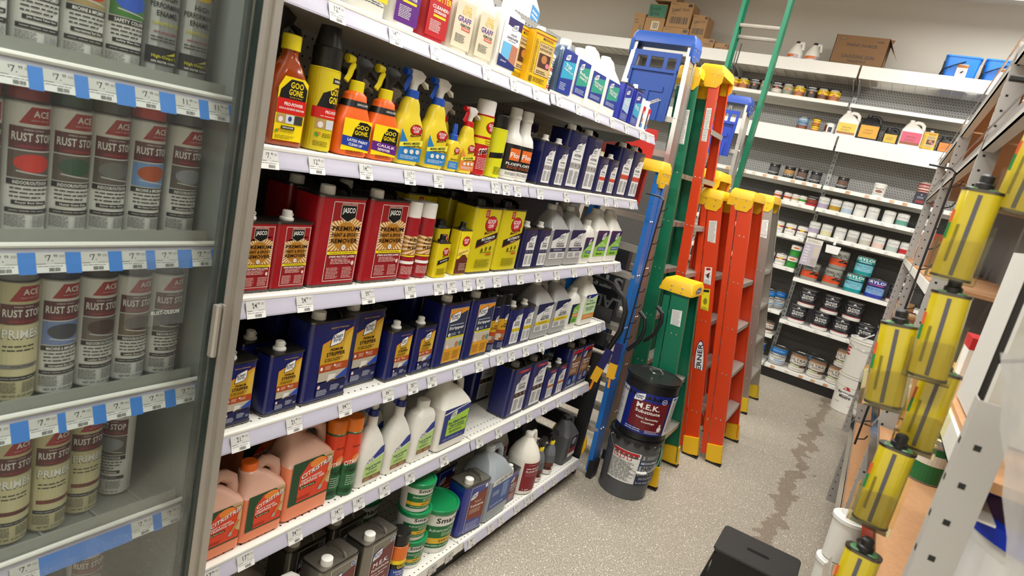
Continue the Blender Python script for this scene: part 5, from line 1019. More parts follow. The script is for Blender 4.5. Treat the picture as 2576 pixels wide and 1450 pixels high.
me = label_mesh([r('2c3036', 0, 0, 1, 1), r('1c3a70', .0, .0, 1, .25), ('a8a8a4', [[(1.02-(x*.56), .70-(y*.13)) for x, y in q] for q in text_polys('STEP', True)]), ('a8a8a4', [[(1.06-(x*.78), .50-(y*.13)) for x, y in q] for q in text_polys('LADDER', True)]), e('7a5030', .2, .86, .3, .1)], ('flat', .5, .62, 0, 0), 'print', base=.001)
o = obj('print', me, bx, (-1.467, 3.499, .72)); o.rotation_euler = (0, 0, -PI/2)
def clip_strip(name, label, x, y, z0, z1, n, parent=None):
    T_ = thing(name, label, 'clip strip', (x, y, 0)); b = MB(); b.tube([(0, 0, z0), (0, 0, z1), (-.02, 0, z1+.012), (-.10, .0, z1+.014)], .0045, M_BLK, 6)
    obj('rod', b, T_)
    for i in range(n):
        z = z0+(z1-z0)*(i+.3)/n; k = MB(); k.tube([(0, 0, z), (.028, -.01, z+.014), (.036, -.012, z+.034)], .0028, M_BLK, 5); obj('hook', k, T_)
    return T_
clip_strip('clip_strip', 'black hook strip hanging beside the blue ladder', -1.02, 3.235, .86, 1.66, 9)
for i, (x, z, rr) in enumerate(((-1.035, .86, 0), (-1.085, .80, .22))):
    s_ = thing('putty_knife', 'carded blue and yellow scraper, ' + ('front one hanging from the hook strip' if i == 0 else 'tilted one behind on the hook strip'), 'scraper', (x, 3.205+.02*i, z), 0); s_.rotation_euler = (0, rr, 0)
    b = MB(); b.box(-.022, .022, -.004, .004, -.12, 0, mat('1c1c58', .5)); obj('card', b, s_)
    b = MB(); b.box(-.023, .023, -.006, .006, -.205, -.12, mat('e0a81c', .4)); obj('sleeve', b, s_)
    b = MB(); b.tube([(0, 0, -.205), (.004, 0, -.26)], .007, mat('e08a14', .4), 8); obj('handle', b, s_)
bx = thing('toolbox_carton', 'red carton standing behind the top shelf end', 'carton', (0, 0, 0))
b = MB(); b.box(-1.62, -1.24, 3.47, 3.51, 1.6, 2.02, mat('b0201c', .5)); b.box(-1.6, -1.4, 3.455, 3.47, 1.62, 1.98, mat('5c100c', .5)); obj('box', b, bx)

# ------------------------------------------------------------------ pails, bucket, stool
def pail(body, ops, r0, r1, h, lid, name, label, loc, crimp=True, bail=True, rz=0):
    T_ = thing(name, label, 'pail', loc, rz); B = mat(body, .35, spec=.5)
    b = MB(); b.lathe([(r0-.004, 0), (r0+.002, .004), (r0, .012), (r0+(r1-r0)*.7, h*.7), (r0+(r1-r0)*.7+.003, h*.71), (r1, h*.97), (r1+.004, h*.98), (r1+.004, h)], B, 48); obj('body', b, T_)
    l = MB(); LM = mat(lid, .3, .0, spec=.6); l.lathe([(r1+.006, h-.014), (r1+.008, h-.004), (r1+.006, h+.004), (r1-.004, h+.004), (r1-.010, h-.006), (.06, h-.006), (.055, h-.003), (.001, h-.003)], LM, 48)
    if crimp:
        for i in range(16):
            a = 2*PI*i/16; l.lathe([(.012, 0), (.010, .006)], LM, 8); k = len(l.v)-16
            l.v[k:] = [((r1+.003+z)*math.cos(a)-x*math.sin(a)*1.6, (r1+.003+z)*math.sin(a)+x*math.cos(a)*1.6, h-.022+y) for x, y, z in l.v[k:]]
    lo = obj('lid', l, T_)
    obj('label', label_mesh(ops, ('cyl', r0+.001, r0+(r1-r0)*.9+.001, h*.9, h*.03), lay=.0002, base=.002), T_)
    if bail:
        q = MB(); pts = []
        for i in range(17):
            a = -PI/2+PI*i/16; pts.append(((r1+.012)*math.cos(a), (r1+.012)*math.sin(a), h*.93-math.cos(a)*h*.42))
        q.tube(pts, .0022, mat('a8a8a4', .3, .9), 6); o = obj('bail_handle', q, T_)
        g = MB(); g.tube([pts[7], pts[8], pts[9]], .008, mat('e8e8e4', .4), 8); obj('grip', g, o)
    return T_, lo
PTH = [r('dcdcd8', .10, .28, .46, .86), r('b81c20', .10, .80, .44, .85), outline('c81c1c', .12, .70, .18, .78, .01, .01), outline('c81c1c', .21, .70, .27, .78, .01, .01), outline('c81c1c', .30, .70, .36, .78, .01, .01), f('4a4a4a', .1, .31, .44, .67, 16), r('5a5e62', .46, .74, .88, .86), t('d8d8d8', '2', .50, .80, .03, .06), f('c8c8c8', .55, .77, .7, .83, 2),
       r('1c2c54', .46, .28, .88, .74), t(WHITE, 'RECOCHEM-PRO', .64, .70, .32, .045), r('9aa0a4', .47, .46, .86, .65), t('141414', 'PAINT', .60, .60, .20, .085), t('141414', 'THINNER', .65, .50, .32, .085), f('c8c8c8', .5, .38, .8, .43, 2), t(WHITE, '5 US GAL (18.9 L)', .64, .32, .32, .03), r(WHITE, .80, .29, .88, .44), bars(BLACK, .81, .3, .87, .43)]
MKP = [r('16247a', -.35, .10, 1.35, .86), r('d8d8d6', -.35, .12, .12, .84), f('6a6a70', -.3, .15, .08, .8, 22), p('6a141c', (.22, .22), (.22, .72), (.50, .70), (.68, .74), (.68, .16), (.5, .15)), e(WHITE, .60, .76, .035, .05), e('16247a', .60, .76, .028, .04), t(WHITE, '#1', .60, .76, .03, .03)] + ks(.29, .76, .13, .16, '16247a') + [
       t(WHITE, 'M.E.K.', .42, .62, .28, .10), t(WHITE, 'Substitute', .43, .52, .30, .06), t(WHITE, 'Thins Specialty', .44, .40, .28, .045), t(WHITE, 'Coatings', .46, .33, .16, .045), f('c8d0e8', .2, .13, .42, .2, 2), f('c8d0e8', .45, .13, .64, .2, 3), e('e8e4dc', .62, .24, .03, .05), e('c8c0b4', .62, .31, .015, .03), r('dcdcda', .70, .11, 1.1, .85), r('3c4c9c', .73, .79, .80, .83), f('5a5a62', .73, .18, 1.07, .76, 24)]
pail('4c4e50', PTH, .137, .148, .36, '1a1a1b', 'metal_pail', 'grey steel pail of paint thinner on the floor with white handle grip', (-.852, 3.385, 0), rz=-.80)
T_, lo = pail('141416', MKP, .140, .147, .345, '1a1a1b', 'metal_pail', 'black and blue steel pail stacked on the grey pail', (-.846, 3.385, .3645), bail=False, crimp=False, rz=-.98)
b = MB(); b.tube([(-.05, -.02, .349), (-.05, -.02, .362), (-.05, .04, .366), (.02, .04, .364), (.02, -.02, .362), (-.05, -.02, .362)], .0035, mat('c8c6c0', .2, .95), 6); obj('lid_bail', b, lo)
b = MB(); b.lathe([(.030, .3405), (.030, .3425), (.001, .3425)], mat('8a8e90', .5), 24, .07, .01); obj('bung', b, lo)
T_ = thing('step_stool', 'black plastic folding step stool with a slot handle in the aisle', 'stool', (-.058, 2.93, 0))
SM = mat('262423', .55, bump=.9, scale=190)
b = MB(); b.loft([(.205, .245, .335, .02), (.225, .262, .352, .02), (.232, .256, .346, .02)], SM, 5)
# slot: dark recessed grip
obj('seat', b, T_)
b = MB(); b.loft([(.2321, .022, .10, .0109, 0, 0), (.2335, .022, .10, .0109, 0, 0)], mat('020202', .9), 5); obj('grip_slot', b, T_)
for s in (-1, 1):
    b = MB(); b.extrude([(s*.168, .206), (s*.160, .206), (s*.19, 0), (s*.202, 0)], -.118, .118, M_BLK); obj('leg', b, T_)
for s in (-1, 1):
    b = MB(); b.box(-.165, .165, s*.118-.004, s*.118+.004, .06, .206, M_BLK); obj('apron', b, T_)

# ------------------------------------------------------------------ shelving along the back wall
bw = thing('wall_shelving', 'white perforated shelving along the back wall stocked with paint cans', 'shelving unit')
BY = 7.60
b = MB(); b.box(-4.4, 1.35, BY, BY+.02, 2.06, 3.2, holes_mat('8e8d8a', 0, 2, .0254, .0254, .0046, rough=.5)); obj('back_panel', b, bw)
b = MB(); b.box(-4.4, 1.35, BY, BY+.02, .1, 2.059, holes_mat('4a4846', 0, 2, .0254, .0254, .0046, rough=.5)); obj('back_panel', b, bw)  # lower pegboard in charcoal: shade of the deeper shelves put into the colour
for x in (-4.36, -3.14, -1.92, -.70, .52):
    b = MB(); b.box(x-.02, x+.02, BY-.022, BY, 0, 3.2, M_GREY)
    obj('upright', b, bw)
    b = MB()
    for i in range(52): b.box(x-.004, x+.004, BY-.0225, BY-.021, .3+i*.054, .326+i*.054, M_BLK)
    o = obj('slots', b, bw); o['kind'] = 'stuff'
def bshelf(x0, x1, z, y0=7.24, th=.03, tags=True, lip=.035, fascia=None, M=None, dirty=0):
    sh = MB(); sh.box(x0, x1, y0, BY-.01, z-.012, z, M or M_WHT)
    sh.box(x0, x1, y0-.006, y0, z-(fascia or lip), z+(.006 if not fascia else .01), M_WHT)
    sh.box(x0, x1, BY-.02, BY-.01, z-.06, z, M_WHT2)
    o = obj('shelf', sh, bw)
    if tags and not fascia:
        rl = MB(); rl.box(x0+.01, x1-.01, y0-.012, y0-.007, z-.034, z+.0, M_WHT); obj('price_rail', rl, o)
        rd = random.Random(int(z*100)); x = x0+.06
        while x < x1-.05:
            c_ = 'e2e0da' if not dirty else ['cfa27c', 'd8b898', 'dcd8cc'][rd.randint(0, 2)]
            q = obj('price_tag', label_mesh([r(c_, 0, 0, 1, 1), f('8a8a88' if not dirty else 'a87850', .1, .6, .7, .9, 1), f('6a6a6a' if not dirty else 'a87850', .1, .15, .9, .4, 1)], ('flat', .045, .029, 0, 0), 'price_tag', slab=(.001, c_)), o, (x+.0225, y0-.0125, z-.032)); q.rotation_euler = (0, 0, -PI/2)
            x += .10+.08*rd.random()
    return o
XS = [(-4.36, -3.15), (-3.13, -1.93), (-1.91, -.71), (-.69, .51), (.53, 1.35)]
# top wire shelf with its deep white fascia
for x0, x1 in XS:
    sh = MB(); sh.box(x0, x1, 7.175, 7.20, 3.165, 3.285, M_WHT); o = obj('shelf', sh, bw)
    wr = MB(); 
    for i in range(9): wr.box(x0, x1, 7.22+i*.045, 7.225+i*.045, 3.172, 3.178, M_WHT2)
    n_ = int((x1-x0)/.10)
    for i in range(n_+1): wr.box(x0+i*.10-.002, x0+i*.10+.003, 7.2, BY, 3.166, 3.172, M_WHT2)
    obj('wire_grid', wr, o)
    for x in (x0+.01, x1-.02):
        bk = MB(); bk.extrude([(7.22, 3.165), (BY, 3.165), (BY, 3.05), (7.22, 3.14)], x, x+.006, M_GREY, axis='x'); obj('bracket', bk, o)
for x0, x1 in XS[1:]: bshelf(x0, x1, 2.925, tags=False, lip=.03)
for x0, x1 in XS[1:]: bshelf(x0, x1, 2.60, y0=7.2, fascia=.150)
for x0, x1 in XS[2:]: bshelf(x0, x1, 2.095, dirty=1)
for (x0, x1), z in zip(XS[2:], (1.865, 1.865, 1.865)): bshelf(x0, x1, z)
bshelf(*XS[2], 1.525); bshelf(*XS[3], 1.600); bshelf(*XS[4], 1.6)
bshelf(*XS[2], 1.192); bshelf(*XS[3], 1.112, tags=False); bshelf(*XS[4], 1.11)
bshelf(*XS[2], .715); bshelf(*XS[3], .642); bshelf(*XS[4], .64)
bshelf(*XS[2], .445)
for x0, x1 in XS[1:]: bshelf(x0, x1, .140, y0=7.21, dirty=1)
b = MB(); b.box(-4.36, 1.35, 7.215, 7.23, 0, .10, M_BLK); obj('kick_plate', b, bw)
b = MB(); b.box(-3.1, 1.35, 7.23, BY, .1, .128, M_GREY); obj('base_deck', b, bw)

def B_(tp, name, label, cat, x, z, rad, y=7.262, rz=0, group=None):
    return put(tp, name, label, cat, (x, y+rad, z+.0012), -PI/2+rz, group)
QR, QH, GR_, GH = .053, .122, .084, .190
def minw(c1, c2, w_, ink=BLACK): return [r(c1, -.45, 0, 1.45, 1), r('1a1412', -.45, .86, 1.45, 1), t(WHITE, 'MINWAX', .5, .93, .5, .09), t(ink, w_, .5, .72, .8, .13), r(c2, -.45, .08, 1.45, .45), e('c86a2c', .5, .5, .1, .1, 10)]
def q_(ops, lid='8e8c86', body='8a8884', h=QH): return tin(QR, h, body, ops, lid)
Y1 = q_(minw('f0c814', 'a8643a', 'WOOD FINISH'), '1c1a18'); K1 = q_(minw('1a1818', '2a2624', 'POLYURETHANE', 'd8d8d4'), '1c1a18'); T1 = q_(minw('b8ac84', '8a9080', 'POLYCRYLIC'), '1c1a18'); S1_ = q_(minw('2a1416', 'd0ccc0', 'SANDING SEALER', WHITE), '1c1a18')
Y2 = q_(minw('f0c814', '6a3a1c', 'WOOD FINISH'), '1c1a18')
for x, tp, lb in [(-1.888, Y1, 'yellow wood finish can at the left end of the high can row'), (-1.785, Y1, 'second yellow wood finish can from the left in the high row'), (-1.665, K1, 'black polyurethane can left of the green extension ladder'), (-1.555, T1, 'tan can partly hidden by the green extension ladder'), (-1.43, S1_, 'dark sanding sealer can with white lower half right of the ladder'), (-1.32, T1, 'tan satin can in the high row, right of the sanding sealer'),
                  (-1.205, Y1, 'yellow wood finish can between the tan and black cans'), (-1.083, K1, 'black polyurethane can right of the ladder in the high row'), (-.975, Y2, 'yellow can with dark brown base in the high row'), (-.865, Y1, 'rightmost yellow wood finish can of the high row')]:
    B_(tp, 'paint_can', lb, 'can', x, 2.925, QR)
B_(q_([r('6c90b0', -.45, .4, 1.45, 1), r('7a4430', -.45, 0, 1.45, .4), t('1a1a1a', 'POLYSHADES', .5, .6, .8, .12), t(WHITE, 'MINWAX', .5, .88, .5, .09)], h=.13), 'paint_can', 'grey blue stain can on the wide fascia shelf', 'can', -1.08, 2.602, QR)
for k in range(2): B_(tin(.036, .068, 'e8b814', [r('e8b814', -.45, 0, 1.45, 1), r('a85020', -.45, 0, 1.45, .4), t(BLACK, 'STAIN', .5, .7, .7, .2)], '1c1a18'), 'paint_can', ('lower' if k == 0 else 'upper')+' of the two small yellow stain cans stacked on the wide fascia shelf', 'can', -.950, 2.602+k*.07, .036)
B_(tin(.048, .115, 'd8d8d6', [r('dcdcda', -.45, 0, 1.45, 1), r('6a2c24', .0, .2, .35, .9), r('2a2430', .45, .2, .7, .7), f('3a3a3a', .1, .05, .9, .15, 1)], 'b8b8b4'), 'paint_can', 'silver striped can left of the yellow labelled white jug', 'can', -.815, 2.602, .048)
LB = lambda bg, pic_, w_: [r(pic_, 0, 0, 1, 1), r(bg, 0, .22, 1, 1), (t('2a2a1a', w_, .5, .62, .5, .10) if w_ == 'BRIGHTEN' else f('2a2a1a', .25, .57, .75, .67, 1)), f('4a4a30', .2, .3, .8, .48, 3)]
B_(jug('e8e6de', LB('e8c048', '9c6c3c', 'BRIGHTEN'), 'e8e6de', wd=.19, d=.11, h=.27, labz=(.03, .14)), 'plastic_jug', 'white jug with yellow brighten label on the wide fascia shelf', 'jug', -.655, 2.602, .055)
KJ = jug('1e1e20', LB('e09c1c', 'e09c1c', ''.join('STAIN')), '1a1a1a', wd=.185, d=.11, h=.262, labz=(.03, .15))
B_(KJ, 'plastic_jug', 'large black jug with orange yellow label on the wide fascia shelf', 'jug', -.455, 2.602, .055)
B_(jug('1e1e20', LB('c8a830', 'c8a830', 'STAIN'), '1a1a1a', wd=.13, d=.08, h=.17, labz=(.02, .10)), 'plastic_jug', 'small black jug with a mustard label', 'jug', -.255, 2.602, .04)
B_(jug('e8e6de', LB('c8506c', '8a5030', 'RESTORE'), 'e8e6de', wd=.19, d=.11, h=.27, labz=(.03, .15)), 'plastic_jug', 'white jug with a pink label on the wide fascia shelf', 'jug', -.085, 2.602, .055)
B_(MWT, 'solvent_can', 'yellow furniture refinisher tin on the back wall shelf', 'can', .070, 2.602, .033)
KK = jug('1e1e20', LB('e07c28', 'e07c28', 'STAIN'), '1a1a1a', wd=.135, d=.09, h=.165, labz=(.02, .10))
B_(KK, 'plastic_jug', 'black jug with orange label, left of the last two on the wide shelf', 'jug', .215, 2.602, .045)
B_(KK, 'plastic_jug', 'black jug with orange label half hidden by the grey rack post', 'jug', .37, 2.602, .045)
sm = thing('sample_chain', 'flat row of wood stain samples lying on the wide fascia shelf', 'sample chips', (-1.32, 7.30, 2.603)); rd = random.Random(3)
for i in range(9): b = MB(); b.loft([(0, .035, .05, .004), (.010+.006*rd.random(), .035, .05, .004)], mat(['6a4a34', '4a3024', '8a6a50', '3a2a24'][i % 4], .6), 2); obj('chip', b, sm, (-.16+i*.038, .01*rd.random(), 0))
# sparse shelf of dark quarts
def bm(c, pcol, w_): return q_([r('17171a', -.45, 0, 1.45, 1), p('c8c8c8', (.5, .93), (.44, .84), (.56, .84)), r(pcol, .0, .34, 1.0, .72), t(WHITE, w_, .5, .26, .7, .10), f('9a9a9a', .2, .1, .8, .18, 1)], h=.128)
D1 = bm('', 'b08850', 'ULTRA'); D2 = bm('', '6a5044', 'METALLIC'); D3 = bm('', '4a4a4c', 'METALLIC')
for x, tp, lb in [(-1.215, D3, 'dark can at the left of the sparse middle shelf'), (-1.06, D1, 'dark can with tan picture on the sparse shelf'), (-.93, D2, 'dark can with brown picture right beside the tan one'), (-.795, D3, 'dark can with pale strip left of the upright'), (-.535, D2, 'dark can standing alone right of the upright')]:
    B_(tp, 'paint_can', lb, 'can', x, 2.097, QR)
B_(tin(.055, .13, 'e8e6e0', [t('5a3a34', 'WHITE', .5, .62, .5, .14), e('8a5a50', .5, .4, .2, .12), f('6a6a6a', .3, .1, .7, .25, 2)], 'eceae4', plastic=True), 'plastic_tub', 'white plastic tub alone on the sparse shelf', 'tub', -.195, 2.097, .058)
PC = tin(.055, .10, '8c1c20', [r('b8b0a8', -.45, 0, 1.45, 1), r('8c1c20', -.45, .1, 1.45, .9), f(WHITE, .1, .5, .9, .75, 2), r('d8c8b8', .1, .25, .9, .4)], 'a8a49c')
BXM = lambda: [('box', MB().loft([(0, .105, .10, .004), (.12, .105, .10, .004)], mat('2a2838', .5), 2).mesh('b')), ('label', label_mesh([r('2a2a3c', 0, 0, 1, 1), p('c8c8c8', (.5, .92), (.42, .80), (.58, .80)), f('b8b8c0', .2, .5, .8, .7, 2), r('8a3028', .15, .15, .85, .38)], ('flat', .1, .115, .05, .002)))]
B_(BXM(), 'paint_can', 'square navy can under the red masonry paint can', 'can', .165, 2.097, .05); B_(PC, 'paint_can', 'red and white masonry paint can stacked on a navy one', 'can', .17, 2.219, .055)
B_(BXM(), 'paint_can', 'square navy can beside the stacked pair on the sparse shelf', 'can', .30, 2.097, .05)
# chalk paint rows
def chalk(c): return q_([r('d6d6d2', -.45, 0, 1.45, 1), f('2a2a2a', .3, .86, .7, .90, 1), t('6a6a6a', 'Chalked', .5, .70, .6, .13, False), f('8a8a8a', .2, .52, .8, .57, 1), r(c, -.45, .04, 1.45, .44)], 'c8c6c0')
def half(c, c2): return tin(.038, .088, 'dcdad6', [r('e4e2dc', -.45, 0, 1.45, 1), r(c, -.45, .3, 1.45, .6), t(c2, 'PAINT', .5, .78, .6, .14)], 'b0aea8')
ROW = [('lilac', 'a89ab4'), ('mustard', 'b08820'), ('pale blue', 'a8bccc'), ('plain white', 'dcdad6'), ('greyish', 'c8c8c6'), ('blank white', 'd8dad4'), ('sea green', '5c9484')]
for (nm_, c), x in zip(ROW, (-.645, -.53, -.418, -.30, -.18, -.035, .085)): B_(chalk(c), 'paint_can', f'{nm_} chalk paint can in the upper chalk paint row', 'can', x, 1.867, QR)
B_(chalk('5c5c64'), 'paint_can', 'charcoal chalk paint can at the right end of the upper row', 'can', .27, 1.867, QR)
for x, c, c2, lb in ((-1.10, 'b0502c', 'b0502c', 'small can beside the yellow ladder cap'), (-1.0, 'b04a2c', 'a83c20', 'small white and orange can in the upper left paint row'), (-.92, 'b89a6c', '8a3c20', 'small white can left of the green one in the upper left row'), (-.845, '3c8c2c', '2c6c1c', 'small green and white can in the upper left row')): B_(half(c, c2), 'paint_can', lb, 'can', x, 1.867, .038)
B_(q_([r('1e1a1a', -.45, 0, 1.45, 1), r('b81c2c', -.45, 0, 1.45, .22), r('8a3020', .1, .3, .9, .7), f(WHITE, .2, .74, .8, .86, 1)], h=.10), 'paint_can', 'small black can with a red base at the upper left row end', 'can', -.755, 1.867, QR-.005)
ROW = [('lilac', 'a89ab4'), ('cream', 'd0c8a0'), ('off white', 'd4d2cc'), ('grey based', 'a8a6a0'), ('warm grey', 'b8b4a8'), ('pale pink', 'd8b8b0'), ('pale sage', 'a8b8b0'), ('bright red', 'b01c24'), ('royal blue', '2c4c94')]
for (nm_, c), x in zip(ROW, (-.655, -.535, -.405, -.285, -.165, -.045, .080, .195, .295)): B_(chalk(c), 'paint_can', f'{nm_} chalk paint can in the lower chalk paint row', 'can', x, 1.602, QR)
def stops(c='b81c24'): return q_([r('e4e2dc', -.45, 0, 1.45, 1), r(c, -.45, .52, 1.45, .66), e('d8b820', .5, .62, .14, .1, 10), f('5a5a5a', .25, .8, .75, .87, 1), f('7a7a7a', .2, .2, .8, .4, 2)], 'c8c6c0')
for x, tp, lb in ((-1.0, stops(), 'left white enamel can with red stripe on the left middle shelf'), (-.875, stops('8a2030'), 'middle white enamel can with dark red stripe on the left shelf'), (-.755, stops('7a2430'), 'right white enamel can with dark stripe beside the lilac can')): B_(tp, 'paint_can', lb, 'can', x, 1.527, QR)
GN = q_([r('e4e2dc', -.45, .55, 1.45, 1), r('2c8c34', -.45, 0, 1.45, .6), f(BLACK, .2, .43, .8, .57, 1), e('c87030', .5, .8, .2, .1, 10)], 'c8c6c0')
for x, z, tp, lb in ((-1.0, 1.194, stops('a8302c'), 'white enamel can with red stripe at the left of the lower left shelf'), (-.875, 1.194, stops('a8302c'), 'white enamel can with red stripe next to the green cans'), (-.76, 1.194, GN, 'lower of two stacked green and white cans'), (-.755, 1.318, GN, 'upper of two stacked green and white cans')): B_(tp, 'paint_can', lb, 'can', x, z, QR)
# gallons
def g_(ops, body='8a8884', lid='8e8c86', bail=True): return tin(GR_, GH, body, ops, lid, bail=bail)
TRF = g_([r('8a8880', -.45, 0, 1.45, 1), r('9a9890', -.45, .86, 1.45, 1), r(BLACK, .12, .58, .92, .70), t(WHITE, 'TRAFFIC PAINT', .52, .64, .7, .07), t(BLACK, 'INSL-X', .5, .80, .5, .1), r('d0481c', .0, .18, 1, .55), p(BLACK, (.5, .38), (.9, .34), (.9, .44), (.55, .46)), p(BLACK, (.6, .46), (.8, .46), (.75, .54), (.62, .54))])
DRY = g_([r('0e8c8c', -.45, 0, 1.45, 1), t(WHITE, 'DRYLOK', .5, .88, .84, .16), t('c8e8e8', 'ORIGINAL', .5, .73, .5, .06), r('14304a', .1, .62, .9, .68), r('78c4d8', .1, .2, .9, .60), f('1c4a5c', .2, .42, .8, .56, 2), f('a02030', .4, .24, .7, .3, 1)])
DRB = g_([r('24389c', -.45, 0, 1.45, 1), t(WHITE, 'DRYLOK', .5, .88, .84, .16), t('e04840', 'EXTREME', .5, .73, .6, .06), r('14204a', .1, .62, .9, .68), r('78a4d8', .1, .2, .9, .60), f('1c2a5c', .2, .42, .8, .56, 2), f('a02030', .4, .24, .7, .3, 1)])
FP = g_([r('26262c', -.45, 0, 1.45, 1), p('d8d8d8', (.5, .96), (.43, .86), (.57, .86)), t('b8b8bc', 'Benjamin Moore', .5, .80, .56, .055), t(WHITE, 'FLOOR', .52, .64, .44, .11), t(WHITE, '&PATIO', .52, .50, .46, .11), f('8a8a90', .3, .34, .75, .40, 2), r('dcdad4', -.45, 0, 1.45, .17), r('b81c28', -.45, .17, 1.45, .205)])
FPB = FP
CMD = g_([r('d8d8d4', -.45, 0, 1.45, 1), r('1f74c0', -.45, .70, 1.45, 1), r('a8aaac', -.45, 0, 1.45, .18), t(WHITE, 'Benjamin Moore', .5, .84, .5, .05), r(BLACK, .1, .52, .9, .70), t(WHITE, 'COMMAND', .5, .61, .7, .11), f('8a8a8a', .25, .36, .75, .46, 2), r('5c9cd8', .4, .22, .85, .28)])
SUP = g_([r('b4b0a4', -.45, 0, 1.45, 1), r('2c62a8', -.45, .45, 1.45, .92), t(WHITE, 'SUPER', .45, .76, .56, .13), t(WHITE, 'SPEC', .45, .60, .46, .13), r('e0e0dc', -.45, .42, 1.45, .45), f('3a3a3a', .1, .16, .8, .36, 3)])
ULT = g_([r('d8d2c8', -.45, 0, 1.45, 1), r('8a6448', -.45, .86, 1.45, 1), r('b89c80', -.45, .78, 1.45, .88), t('2a2220', 'ULTRA', .5, .68, .62, .14), t('2a2220', 'SPEC', .5, .54, .34, .08), r('5a3c34', -.45, .26, 1.45, .42), r('c8d8a8', .2, .28, .6, .37), f('6a6a6a', .3, .08, .8, .14, 1)])
def BG(tp, lb, x, z, y=7.25): B_(tp, 'paint_bucket_can', lb, 'can', x, z, GR_, y)
BG(TRF, 'orange banded traffic paint gallon behind the hanging colour card', -.56, 1.114); BG(TRF, 'lower traffic paint gallon of the stacked pair', -.345, 1.114); BG(TRF, 'upper traffic paint gallon of the stacked pair', -.335, 1.306, 7.26)
BG(DRY, 'lower teal waterproofer gallon', -.135, 1.114); BG(DRY, 'upper teal waterproofer gallon', -.095, 1.306, 7.26); BG(DRB, 'blue waterproofer gallon right of the teal ones', .065, 1.114)
BG(FP, 'lower charcoal floor paint gallon right of the blue waterproofer', .262, 1.114); BG(FP, 'upper charcoal floor paint gallon right of the blue waterproofer', .30, 1.306, 7.26)
for x, y, lb in ((-.895, 7.25, 'front blue and white gallon at the left of the lower shelf'), (-.80, 7.415, 'second blue and white gallon, set back'), (-.99, 7.43, 'blue and white gallon at the very back left')): BG(CMD, lb, x, .717, y)
for x, z, lb in ((-.545, .644, 'bottom of the left charcoal floor paint pair'), (-.50, .836, 'top of the left charcoal floor paint pair'), (-.315, .644, 'bottom of the second charcoal floor paint pair'), (-.27, .836, 'top of the second charcoal floor paint pair'), (-.115, .644, 'bottom of the third charcoal floor paint pair'), (-.055, .836, 'top of the third charcoal floor paint pair'), (.105, .644, 'single charcoal gallon behind the white pails'), (.315, .644, 'bottom charcoal gallon of the rightmost pair'), (.285, .836, 'top charcoal gallon of the rightmost pair')):
    BG(FP, lb, x, z)
BG(ULT, 'tan and white gallon half hidden by the ladder on the small left shelf', -.93, .447)
B_(tin(.056, .125, '8a8884', [r('d8d2c8', -.45, 0, 1.45, 1), r('8a6448', -.45, .85, 1.45, 1), t('2a2220', 'ULTRA', .5, .68, .62, .16), t('2a2220', 'SPEC', .5, .5, .34, .1), r('5a3c34', -.45, .22, 1.45, .42)]), 'paint_can', 'small tan quart can right of the half hidden gallon', 'can', -.785, .447, .056)
for tp, x, z, lb in ((SUP, -.835, .142, 'blue and grey gallon at the left of the base shelf'), (CMD, -.60, .142, 'blue and white gallon on the base shelf'), (ULT, -.39, .142, 'left tan and white gallon on the base shelf'), (ULT, -.205, .142, 'second tan and white gallon on the base shelf'), (ULT, -.01, .142, 'tan gallon at the bottom beside the white pails'), (ULT, .015, .334, 'tan gallon stacked on another beside the white pails'), (ULT, .20, .142, 'tan gallon behind the white pails')):
    BG(tp, lb, x, z, 7.255)
BG(CMD, 'gallon in the second row behind the tan cans on the base shelf', -.28, .142, 7.43)
# hanging colour card, shelf talkers
cd = thing('colour_card', 'lilac colour sample card hanging from the shelf in front of the orange can', 'colour card', (-.60, 7.19, 0))
b = MB(); b.box(-.08, .08, 0, .003, 1.27, 1.55, mat('a8a0ac', .5)); obj('card', b, cd)
o = obj('print', label_mesh([r('b4acb8', 0, 0, 1, 1), r('d8d4c8', 0, .82, 1, 1), f('6a6a6a', .1, .86, .9, .96, 2), r('a8a098', .62, .06, .95, .3), r('c0b8a8', .62, .35, .95, .75), f('dcd8e0', .12, .1, .4, .75, 6)], ('flat', .16, .28, 0, 0), 'print'), cd, (0, -.0005, 1.27)); o.rotation_euler = (0, 0, -PI/2)
b = MB(); b.tube([(0, .03, 1.60), (0, .0, 1.62), (0, 0, 1.55)], .003, M_BLK, 5); obj('hook', b, cd)
tk = thing('shelf_talker', 'small white oval shelf talker hanging on a clear arm', 'sign', (-.415, 7.18, 0))
b = MB(); b.box(-.012, .012, 0, .003, 1.54, 1.63, mat('e8e8e6', .4)); b.loft([(1.45, .12, .004, .002), (1.53, .14, .004, .002)], mat('e8e8e6', .4), 2); b.v = b.v[:8]+[(y, x, z) for x, y, z in b.v[8:]]; obj('talker', b, tk)
